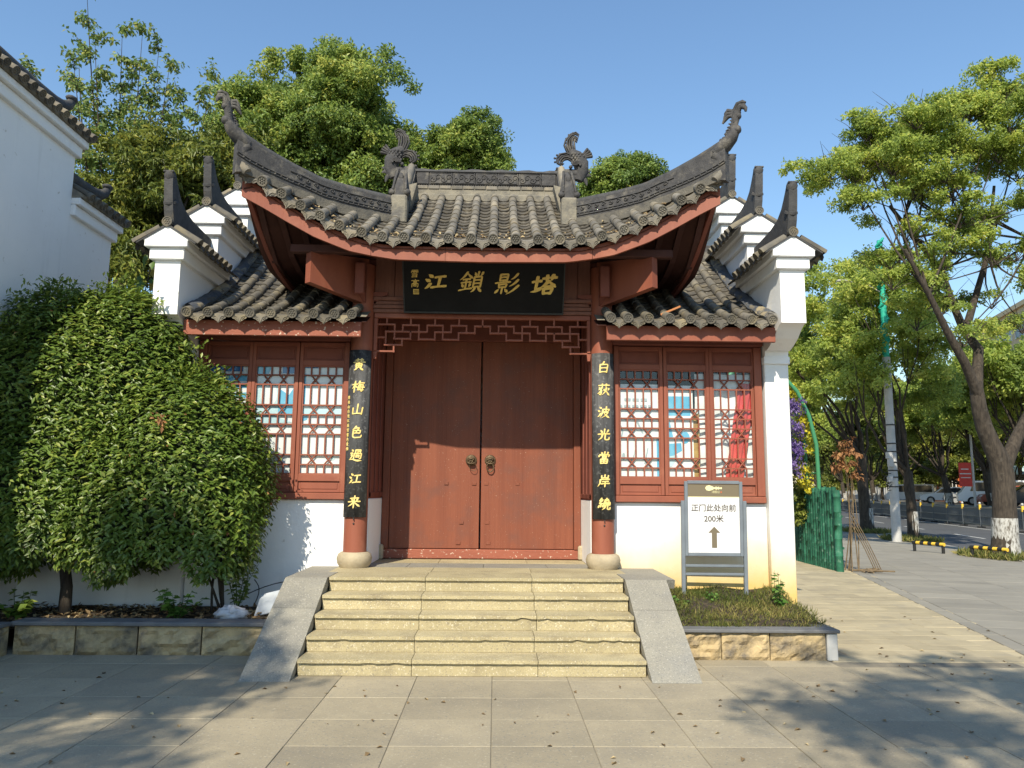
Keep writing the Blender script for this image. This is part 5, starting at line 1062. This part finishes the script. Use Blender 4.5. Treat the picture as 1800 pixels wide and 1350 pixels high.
R1 = [(10.5, 11.6, 11.0), (11.3, 12.2, 12.0), (12.4, 11.4, 12.7), (13.3, 12.6, 13.1), (14.3, 11.8, 13.2), (15.5, 12.2, 14.0), (16.4, 12, 13.6), (11.5, 11.2, 11.2), (12.6, 12.8, 11.8), (13.5, 11.4, 12.0), (14.6, 12.9, 12.4), (15.3, 11.6, 12.8), (12.3, 11.6, 10.6), (14.1, 12.6, 11.0), (15.7, 12, 11.4), (10.7, 11.4, 10.2), (16.9, 12.0, 12.0), (13.0, 11.2, 11.0), (14.9, 11.6, 11.8), (12.9, 12.4, 12.4), (10.1, 12.2, 11.4), (11.0, 11.6, 12.4), (16.2, 12.4, 12.6), (15.0, 12.0, 13.4), (11.9, 12.0, 11.9), (16.3, 11.4, 10.4), (13.7, 12, 9.3), (11.6, 11.8, 8.6), (15.6, 12.2, 9.0), (12.4, 11.2, 7.6), (12.9, 11.8, 8.4), (13.4, 12.4, 7.4), (14.8, 12.2, 10.0), (14.4, 11.5, 8.6), (11.9, 11.4, 9.3), (12.6, 12.4, 6.9), (13.2, 11.2, 6.2), (14.9, 12.4, 7.6), (15.8, 11.8, 7.9), (11.3, 11.2, 7.8), (12.1, 12.2, 8.8), (13.6, 11.6, 9.8), (15.9, 12.6, 6.9)]
rg = random.Random(21); cl = []
for c in R1:
    c = Vector(c); q = rg.uniform(.55, .85); hi = c.z > 9.8; cl.append((tuple(c-B), q if hi else q*.6))
    for k in range(5 if hi else 2): cl.append((tuple(c-B+Vector((rg.uniform(-.9, .9), rg.uniform(-.8, .8), rg.uniform(-.4, .5)))), rg.uniform(.3, .6)))
    j = Vector(rg.choice([(13.4, 12.3, 8.3), (12.6, 12.2, 9.3), (15.0, 12.5, 9.0), (13.2, 13.2, 11.0), (12.1, 10.8, 7.2), (16.6, 12.8, 9.5)])); limb(mb, bez(j, c, (rg.uniform(-.2, .2), 0, -.2), 5), .04, .012, B, 5)
    for k in range(9): limb(mb, bez(c-Vector((0, 0, .4)), c+Vector((rg.uniform(-1.1, 1.1), rg.uniform(-.8, .8), rg.uniform(-.3, 1.0))), (0, 0, .08), 3), .014, .004, B, 4)
mb.build('trunk', 'bark', t); lw = MB().lathe([(.415, 0), (.37, .2), (.338, .45), (.332, .7), (.328, .95), (.324, 1.1)], .02, 0, 24); lw.v = [(x+.03*z, y, z+(.035*math.sin(7*math.atan2(y, x))+.025*math.sin(17*math.atan2(y, x)) if z > 1.1 else 0)) for x, y, z in lw.v]; lw.build('limewash_band', 'limewash', t)
link('crown', crown_mesh('crown', cl, 2000, .105, 'leaf_street', .5, shell=.25, flat=.75), t)
# sparse yellowing twig reaching left
B = Vector((13.0, 12.5, 8.0)); Pl, Dl = [], []
def street_tree(label, base, fork, c, rad, n, seed, r0, rmin=.55, rmax=.95, per=1050, size=.16, leaf='leaf_street', group='street trees on the near kerb', lime=1.1, **k):
    return tree('street_tree', label, base, fork, fill_clumps(c, rad, n, rmin, rmax, seed, .45, -.8), r0, leaf, per, size, group, lime, **k)
street_tree('slim forked street tree beside the concrete utility pole', (16.07, 19.7, -.02), (16.0, 19.7, 2.6), (15.7, 20, 7.9), (2.8, 2.0, 3.8), 54, 31, .19)
street_tree('street tree with limewashed foot just left of the utility pole', (17.4, 26.1, -.02), (17.3, 26.1, 3.6), (16.0, 26.4, 8.7), (3.2, 2.4, 4.3), 70, 32, .26)
street_tree('farther street tree seen just above the bamboo fence', (19.2, 37, -.02), (18.9, 37, 4), (17.6, 37.5, 8.6), (3.9, 2.6, 5.6), 66, 33, .28, .8, 1.3, 900, .22)
street_tree('distant near kerb street tree behind the green arch', (22.2, 50, -.02), (22, 50, 4), (20.5, 50, 8.2), (4.6, 3, 6.4), 60, 34, .3, 1.0, 1.6, 620, .27)
street_tree('most distant near kerb street tree seen through the arch flowers', (25.5, 66, -.02), (25, 66, 4), (23.5, 66, 8.5), (5.5, 3, 7.4), 60, 35, .3, 1.2, 1.9, 480, .32)
# far side
for k, (s_, lab, lf) in enumerate(((40, 'bright street tree across the road behind the big forked trunk', 'leaf_street'), (48, 'second bright street tree across the road, left of the big forked trunk', 'leaf_street'), (57, 'street tree across the road behind the red banner', 'leaf_street'), (68, 'shaded street tree across the road in front of the orange building', 'leaf_dark'), (82, 'shaded street tree across the road behind the slim forked one', 'leaf_dark'), (99, 'distant shaded street tree across the road beyond the utility pole', 'leaf_dark'), (120, 'farthest shaded street tree across the road', 'leaf_dark'))):
    o_ = 22.0; p = ST(o_, s_, 1.0); q = ST(o_-.2, s_+.3, 3.3); c = ST(o_-.8, s_, 8.0 if k < 3 else 8.6)
    street_tree(lab, p, q, c, (3.4, 3.4, 2.6 if k < 3 else 3.8), 34, 60+k, .26, 1.0, 1.5, 620 if k < 3 else 420, .26 if k < 3 else .34, lf, 'street trees across the road', .9)
for k, (s_, lab) in enumerate(((62, 'dark garden tree in front of the grey shops'), (74, 'dark garden tree beside the orange building'), (90, 'dark garden tree beyond the orange building'), (108, 'dark garden tree in front of the long grey building'), (130, 'farther dark garden tree in front of the long grey building'), (155, 'most distant dark garden tree down the road'))):
    tree('garden_tree', lab, ST(28.5, s_, 1.0), ST(28.5, s_, 2.8), fill_clumps(ST(28.3, s_, 5.8 if k else 7.0), (4.0, 4.0, 3.6 if k else 2.4), 30, 1.1, 1.8, 90+k, .4, -.9), .22, 'leaf_dark', 330, .36, 'garden trees in front of the far buildings')
# ------------------------------------------------------------------ trees behind the camera whose shade falls on the paving
tree('plaza_tree', 'plaza tree behind the viewpoint shading the paving on the right', (2.6, -15.2, -.05), (2.2, -15.0, 6.6), fill_clumps((1.3, -14.4, 10.4), (3.0, 2.5, 1.5), 36, .35, .75, 71, .2, -.9), .2, 'leaf_street', 520, .14, 'plaza trees behind the viewpoint', shell=.3)
tree('plaza_tree', 'plaza tree behind the viewpoint shading the paving on the left', (-8.2, -15.0, -.05), (-8.0, -14.8, 6.4), fill_clumps((-7.1, -13.8, 10.2), (2.8, 2.5, 1.6), 66, .5, .9, 72, .3, -.9), .22, 'leaf_street', 640, .14, 'plaza trees behind the viewpoint', shell=.3)

# ------------------------------------------------------------------ bamboo fence, arch, flowers
bf = thing('bamboo_fence', 'green painted bamboo pole fence beside the white gable wall', 'fence')
rg = random.Random(8)
for i in range(26):
    f = i/25; x = 7.84+(8.05-7.84)*f; y = 7.6+(11.4-7.6)*f; h = 1.80+rg.uniform(-.05, .08); r_ = .085 if i == 0 else rg.uniform(.055, .07); mb = MB(); pts, rad = [], []
    z = rg.uniform(.1, .35); pts.append((x, y, 0)); rad.append(r_)
    while z < h-.03:
        pts += [(x+rg.uniform(-.006, .006), y, z-.012), (x, y, z), (x, y, z+.012)]; rad += [r_*.97, r_*1.05, r_*.97]; z += rg.uniform(.26, .42)
    pts.append((x+rg.uniform(-.02, .02), y, h)); rad.append(r_*.95)
    mb.tube(pts, rad, 10); mb.build('bamboo_pole', 'bamboo_green', bf)
mb = MB(); mb.tube([(7.98, 7.7, 1.2), (8.18, 11.4, 1.2)], .03, 6); mb.tube([(7.98, 7.7, .5), (8.18, 11.4, .5)], .03, 6); mb.build('fence_rail', 'bamboo_green', bf)
ar = thing('flower_arch', 'green metal arch behind the bamboo fence', 'arch', loc=(6.6, 9.0, 0))
for dy, r_, dx in ((0, .05, 0), (.5, .04, -.08)):
    pts = [(1.42+dx, dy, 0), (1.44+dx, dy, 2.0), (1.42+dx, dy, 2.9), (1.27+dx, dy, 3.6), (1.0+dx, dy, 4.2), (.6+dx, dy, 4.65), (.0, dy, 4.9), (-.6-dx, dy, 4.65), (-1.0-dx, dy, 4.2), (-1.27-dx, dy, 3.6), (-1.42-dx, dy, 2.9), (-1.44-dx, dy, 0)]
    MB().tube(pts, r_, 8).build('arch_tube', 'green_paint', ar)
mb = MB()
for z, x_ in ((2.2, 1.43), (2.7, 1.42), (3.2, 1.36), (3.65, 1.25)): mb.tube([(x_, 0, z), (x_-.08, .5, z)], .02, 6)
mb.build('arch_rung', 'green_paint', ar)
def hang(name, label, cat, m, cs, per, size, width=.5, **k):
    t = thing(name, label, cat, None, loc=(7.4, 9.3, 0)); link('flowers' if 'flower' in name else 'leaves', crown_mesh('flowers', [((c[0]-7.4, c[1]-9.3, c[2]), r_) for c, r_ in cs], per, size, m, width, **k), t)
    MB().tube([(.2, 0, 4.3), (.0, .0, 3.2), (.1, 0, 1.6)], .02, 5).build('stem', 'dry_cane', t)
hang('yellow_creeper', 'yellow leafy creeper hanging along the green arch', 'creeper', 'leaf_yellow', [((7.45, 9.2, 4.15), .22), ((7.65, 9.2, 3.85), .2), ((7.8, 9.2, 3.5), .25), ((7.85, 9.25, 3.1), .2), ((7.75, 9.2, 3.3), .22), ((7.5, 9.2, 3.95), .25), ((7.75, 9.1, 2.0), .17), ((7.85, 9.1, 1.75), .16), ((7.75, 9.1, 2.25), .15), ((7.9, 9.2, 2.7), .16)], 2200, .10, .7, shell=.2, flat=1.2)
hang('purple_flower_garland', 'purple wisteria garland hanging inside the green arch', 'flowers', 'petal_purple', [((7.28+.12*(i % 3), 8.85+.1*(i % 2), 3.80-.16*i+.1*(i % 3)), .25) for i in range(11)], 2600, .075, .5, shell=.2, flat=1.4, droop=1.2)
hang('dark_creeper', 'dark green creeper leaves below the purple garland', 'creeper', 'leaf_dark', [((7.5+.2*(i % 3), 9.6, 2.6-.18*i), .32) for i in range(10)], 1500, .11, .6, shell=.2)
t = thing('dry_shrub', 'dry brown shrub leaning on the end of the bamboo fence', 'shrub', loc=(8.2, 7.7, 0)); mb = MB(); rg = random.Random(3)
for k in range(7): mb.tube(bez((rg.uniform(-.1, .15), rg.uniform(-.1, .3), 0), (rg.uniform(-.15, .15), .1, rg.uniform(1.4, 2.9)), (rg.uniform(-.08, .12), 0, 0), 6), [.015, .013, .011, .01, .008, .006, .004], 5)
for k in range(8): mb.tube([(rg.uniform(-.1, .2), rg.uniform(-.5, 0), .03), (rg.uniform(.1, .6), rg.uniform(-.7, .1), .02+rg.uniform(0, .05))], .018, 5)
for k in range(4): mb.tube(bez((.0, 0, 1.0+.1*k), (.42+.05*k, -.1, .02), (0, 0, .05), 5), .010, 4)
mb.build('canes', 'dry_cane', t); link('leaves', crown_mesh('leaves', [((-.1, .1, 2.55), .24), ((.05, .1, 2.35), .26), ((.12, .1, 2.65), .2), ((-.25, .1, 2.3), .2), ((.0, .1, 2.85), .18), ((.15, 0, 2.1), .15)], 1300, .11, 'leaf_brown', .5, shell=.2, droop=1.0), t)

# ------------------------------------------------------------------ pole, lamp, barriers, tree pits
pb = (15.0, 18.9, -.02); t = thing('utility_pole', 'white concrete utility pole with cable boxes and turquoise wrapped top', 'utility pole', loc=pb); MB().lathe([(.17, 0), (.16, 2), (.14, 6.9)], 0, 0, 14).build('pole', 'concrete', t)
mb = MB(); rg = random.Random(2)
for k in range(40): z = 6.9+k*.115; a = k*.9; mb.tube([(.13*math.cos(a), .13*math.sin(a), z), (.15*math.cos(a+1.2), .15*math.sin(a+1.2), z+.1), (.13*math.cos(a+2.4), .13*math.sin(a+2.4), z+.2)], .055, 5)
mb.lathe([(.12, 6.9), (.10, 11.5)], 0, 0, 12); mb.build('turquoise_wrap', 'teal', t)
for (x_, z, w_, h) in ((-.17, 2.75, .16, .3), (-.2, 3.05, .2, .24), (-.22, 2.2, .16, .22)): MB().box(x_-w_/2, x_+w_/2, -.28, -.1, z, z+h, .01).build('cable_box', 'concrete', t)
mb = MB()
for z in (2.0, 2.35, 2.6, 2.9, 3.3, 3.6, 4.3): mb.lathe([(.178, z), (.182, z+.02), (.178, z+.04)], 0, 0, 12)
for k in range(5): mb.tube(bez((-.15, -.15, 2.1+.1*k), (-.2-.1*k, -.2, 1.9+.25*k), (-.15, 0, -.1), 6), .014, 4)
mb.build('cable_loops', 'black', t)
mb = MB(); mb.tube([(0, 0, 9.4), (-.6, 0, 9.75), (-1.3, 0, 9.85)], .03, 6); mb.build('lamp_arm', 'concrete', t); MB().box(-1.75, -1.25, -.1, .1, 9.82, 9.9, .03).build('lamp_head', 'concrete', t)
mb = MB()
for k in range(5): mb.tube([(-.3+.15*k, 0, 8.6), (-.3+.15*k-3, 40, 8.9)], .012, 4)
def barrier(lab, x, y):
    t = thing('hoop_barrier', lab, 'barrier', 'striped hoop barriers by the kerb', loc=(x, y, 0)); t.rotation_euler = (0, 0, R(-70)); n = 8
    for k in range(n):
        a, b = -.55+1.1*k/n, -.55+1.1*(k+1)/n; MB().tube([(a+.002, 0, .26), (b-.002, 0, .26)], .052, 10).build('stripe', 'yellow' if k % 2 else 'black', t)
    for s in (-1, 1): MB().tube([(s*.5, 0, -.01), (s*.5, 0, .23)], .045, 8).build('leg', 'black', t)
barrier('yellow and black hoop barrier beside the utility pole verge', 13.2, 13.6); barrier('yellow and black hoop barrier next to the big forked tree', 13.75, 11.6)
for lab, x, y, q in (('weedy tree pit at the foot of the big forked street tree', 14.4, 11.9, 1.0), ('weedy tree pit at the foot of the slim forked street tree', 15.9, 19.6, .9), ('weedy tree pit at the foot of the tree left of the pole', 17.3, 26.0, 1.0)):
    n = 1500; a = RNG.random(n)*6.28; r_ = q*np.sqrt(RNG.random(n)); P = np.stack([x+r_*np.cos(a), y+r_*np.sin(a)*1.6, np.full(n, -.01)], 1); D = np.stack([RNG.normal(size=n)*.6, RNG.normal(size=n)*.6, .4+.6*RNG.random(n)], 1)
    tag(link('tree_pit_grass', leaf_mesh('tree_pit_grass', P, D, rdir(n), .14+.16*RNG.random(n), 'grass', .14, .02)), lab, 'grass', kind='stuff')

# ------------------------------------------------------------------ road fence
pm_ = MB().tube([(0, 0, 0), (0, 0, 1.35)], .045, 8).mesh('post', 'fence_grey'); bm_ = MB().box(-.22, .22, -.1, .1, 0, .07, .02).mesh('post_foot', 'black'); cm_ = MB().box(-.07, .07, -.06, .06, 1.02, 1.32, .02).mesh('reflector', 'yellow'); tm_ = MB().ball((0, 0, 1.4), .07, 8, 6).mesh('post_cap', 'concrete')
pn = MB(); pn.box(0, 2.9, -.02, .02, 1.08, 1.14).box(0, 2.9, -.02, .02, .18, .24).box(0, 2.9, -.018, .018, .62, .66)
for k in range(24): pn.box(.06+k*.12, .085+k*.12, -.012, .012, .2, 1.1)
for cx in (.8, 2.1): pn.tube([(cx-.28, -.02, .8), (cx-.1, -.02, .35), (cx+.1, -.02, .35), (cx+.28, -.02, .8), (cx, -.02, .9), (cx-.28, -.02, .8)], .02, 4)
pn = pn.mesh('rail_panel', 'fence_grey'); fn_ = thing('road_fence', 'grey steel railing with yellow reflectors along the middle of the road', 'fence', loc=ST(18.9, 20, -.12)); fn_.rotation_euler = (0, 0, R(90-14.2))
for k in range(32):
    mt = Matrix.Translation((k*3.0, 0, 0)); p = put('post', pm_, mt, fn_); put('post_foot', bm_, Matrix.Rotation(R(90), 4, 'Z'), p); put('reflector', cm_, Matrix.Identity(4), p); put('post_cap', tm_, Matrix.Identity(4), p); put('rail_panel', pn, Matrix.Translation((k*3.0+.05, 0, 0)), fn_)
struct('far_pavement', MB().add([ST(o_, s_, z) for z in (-.13, 1.0) for o_, s_ in ((20.2, 0), (75, 0), (75, 330), (20.2, 330))], [(4, 5, 6, 7), (0, 1, 5, 4), (3, 0, 4, 7)]), 'paver_far')
# ------------------------------------------------------------------ cars
def car(lab, o_, s_, m, van=False, rot=78):
    t = thing('parked_car', lab, 'car', 'cars parked across the road', loc=ST(o_, s_, 1.0)); t.rotation_euler = (0, 0, R(90-14.2+rot))
    if van: pf = [(-2.2, .3), (2.2, .3), (2.25, .8), (2.0, 1.0), (1.5, 1.8), (-2.1, 1.85), (-2.22, .9)]; gp = [(1.45, 1.05), (1.25, 1.68), (-1.95, 1.72), (-2.0, 1.05)]
    else: pf = [(-2.1, .3), (2.1, .3), (2.15, .62), (1.9, .80), (1.05, .92), (.45, 1.40), (-.9, 1.46), (-1.75, .98), (-2.12, .9)]; gp = [(.9, .95), (.42, 1.33), (-.85, 1.38), (-1.5, .98)]
    MB().prism(pf, 'y', -.86, .86).build('body', m, t)
    MB().prism(gp, 'y', -.875, .875).build('side_glass', 'car_glass', t)
    for sy in (-1, 1):
        for x in (-1.35, 1.35):
            mb = MB(); mb.tube([(x, sy*.70, .32), (x, sy*.90, .32)], .32, 14); w_ = mb.build('wheel', 'tyre', t); mb = MB(); mb.tube([(x, sy*.89, .32), (x, sy*.915, .32)], .19, 10); mb.build('rim', 'car_silver', w_)
        MB().box(2.02, 2.14, sy*.62-.16, sy*.62+.16, .62, .76, .02).build('headlight', 'paint_white', t); MB().box(-2.16, -2.06, sy*.68-.12, sy*.68+.12, .72, .9, .02).build('tail_lamp', 'lamp_red', t)
    zr = 1.0 if van else .96; MB().add([(1.52 if van else 1.02, -.72, zr+.05), (1.52 if van else 1.02, .72, zr+.05), (1.50 if van else .50, .66, 1.72 if van else 1.38), (1.50 if van else .50, -.66, 1.72 if van else 1.38)], [(0, 1, 2, 3)]).build('windscreen', 'car_glass', t)
car('white van behind the road fence left of the slim forked tree', 24.5, 78, 'car_white', True); car('white hatchback behind the fence in front of the orange building', 24.5, 66, 'car_white'); car('silver car parked behind the white hatchback', 24.8, 60.5, 'car_silver'); car('white car parked under the red banner', 24.3, 55, 'car_white', True); car('dark red car parked beside the banner pole', 24.6, 52, 'car_red', rot=84); car('white saloon parked left of the big forked trunk', 24.6, 48.5, 'car_white'); car('black saloon parked left of the big forked trunk', 23.4, 45.5, 'car_dark'); car('dark car parked right of the big forked trunk', 24.4, 40, 'car_dark')
t = thing('banner_pole', 'thin white pole with a red hanging banner across the road', 'banner pole', loc=ST(20.6, 47, 1.0)); MB().lathe([(.08, 0), (.06, 7)], 0, 0, 8).build('pole', 'concrete', t); MB().box(-.95, -.1, -.01, .01, 1.3, 2.85).build('banner', 'banner', t); MB().box(-.9, -.15, -.014, .014, 2.1, 2.16).box(-.85, -.2, -.014, .014, 1.85, 1.9).box(-.8, -.3, -.014, .014, 2.4, 2.46).build('print_lines', 'paint_white', t)
# ------------------------------------------------------------------ buildings across the road
def building(name, lab, o0, o1, s0, s1, h, m, floors, cols, roof='flat', wm='window_dark', zw=1.5, ground=0):
    t = thing(name, lab, 'building', loc=ST(o0, s0, 0.95 if o0 > 20 else -.15)); t.rotation_euler = (0, 0, R(-14.2)); W_, L = o1-o0, s1-s0
    MB().box(0, W_, 0, L, 0, h).build('wall', m, t); fh = (h-ground-.6)/floors
    for f in range(floors):
        for c in range(cols):
            y = L*(c+.5)/cols; z = ground+fh*(f+.3); w_ = L/cols*.32
            wd = MB().box(-.05, .05, y-w_, y+w_, z, z+fh*.52).build('window', wm, t); MB().box(-.09, .02, y-w_-.08, y-w_, z-.08, z+fh*.52+.08).box(-.09, .02, y+w_, y+w_+.08, z-.08, z+fh*.52+.08).box(-.085, .02, y-.04, y+.04, z, z+fh*.52).box(-.14, .02, y-w_-.1, y+w_+.1, z-.16, z-.08).build('window_frame', 'white_wall', wd)
            nx = max(1, cols*int(W_)//max(1, int(L)))
        for c in range(max(1, int(W_/3.5))):
            x = 1.8+c*3.5
            if x > W_-1: continue
            MB().box(x-.7, x+.7, -.05, .05, ground+fh*(f+.3), ground+fh*(f+.3)+fh*.5).build('window', wm, t)
    if roof == 'gable': MB().prism([(-.5, h), (W_+.5, h), (W_/2, h+W_*.32)], 'y', -.4, L+.4).build('roof', 'roof_brown', t); MB().prism([(0.2, h-.01), (W_-.2, h-.01), (W_/2, h+W_*.30)], 'y', -.45, L).build('gable', m, t)
    else: MB().box(-.3, W_+.3, -.3, L+.3, h, h+.5).build('parapet', m, t)
    return t
b = building('shop_building', 'low grey shop row with awnings across the road', 33, 43, 46, 84, 8.5, 'shop_grey', 2, 9, ground=3.2)
for k in range(9):
    MB().box(-.08, .03, k*4.2+.5, k*4.2+3.7, .1, 2.6).build('shop_front', 'window_dark', b); MB().box(-.5, -.1, k*4.2+.3, k*4.2+3.9, 2.8, 3.6, .03).build('shop_sign_board', ('white_wall', 'shop_grey', 'poster_pale', 'beige_wall')[k % 4], b)
building('orange_building', 'orange brick building across the road behind the slim forked tree', 31.5, 43, 86, 104, 10, 'orange_wall', 3, 5)
building('long_building', 'long dim grey building far down the road', 32, 44, 106, 190, 13, 'shop_grey', 4, 20)
building('apartment_block', 'tall beige apartment block rising above the trees across the road', 36, 50, 74, 92, 20.0, 'beige_wall', 6, 6)
building('gabled_house', 'white house with brown gabled roof at the right edge above the trees', 36, 45, 52, 68, 15.2, 'white_wall', 4, 5, 'gable')
building('end_building', 'pale building seen far down the street between the tree trunks', 4, 26, 210, 240, 16, 'white_wall', 5, 8)
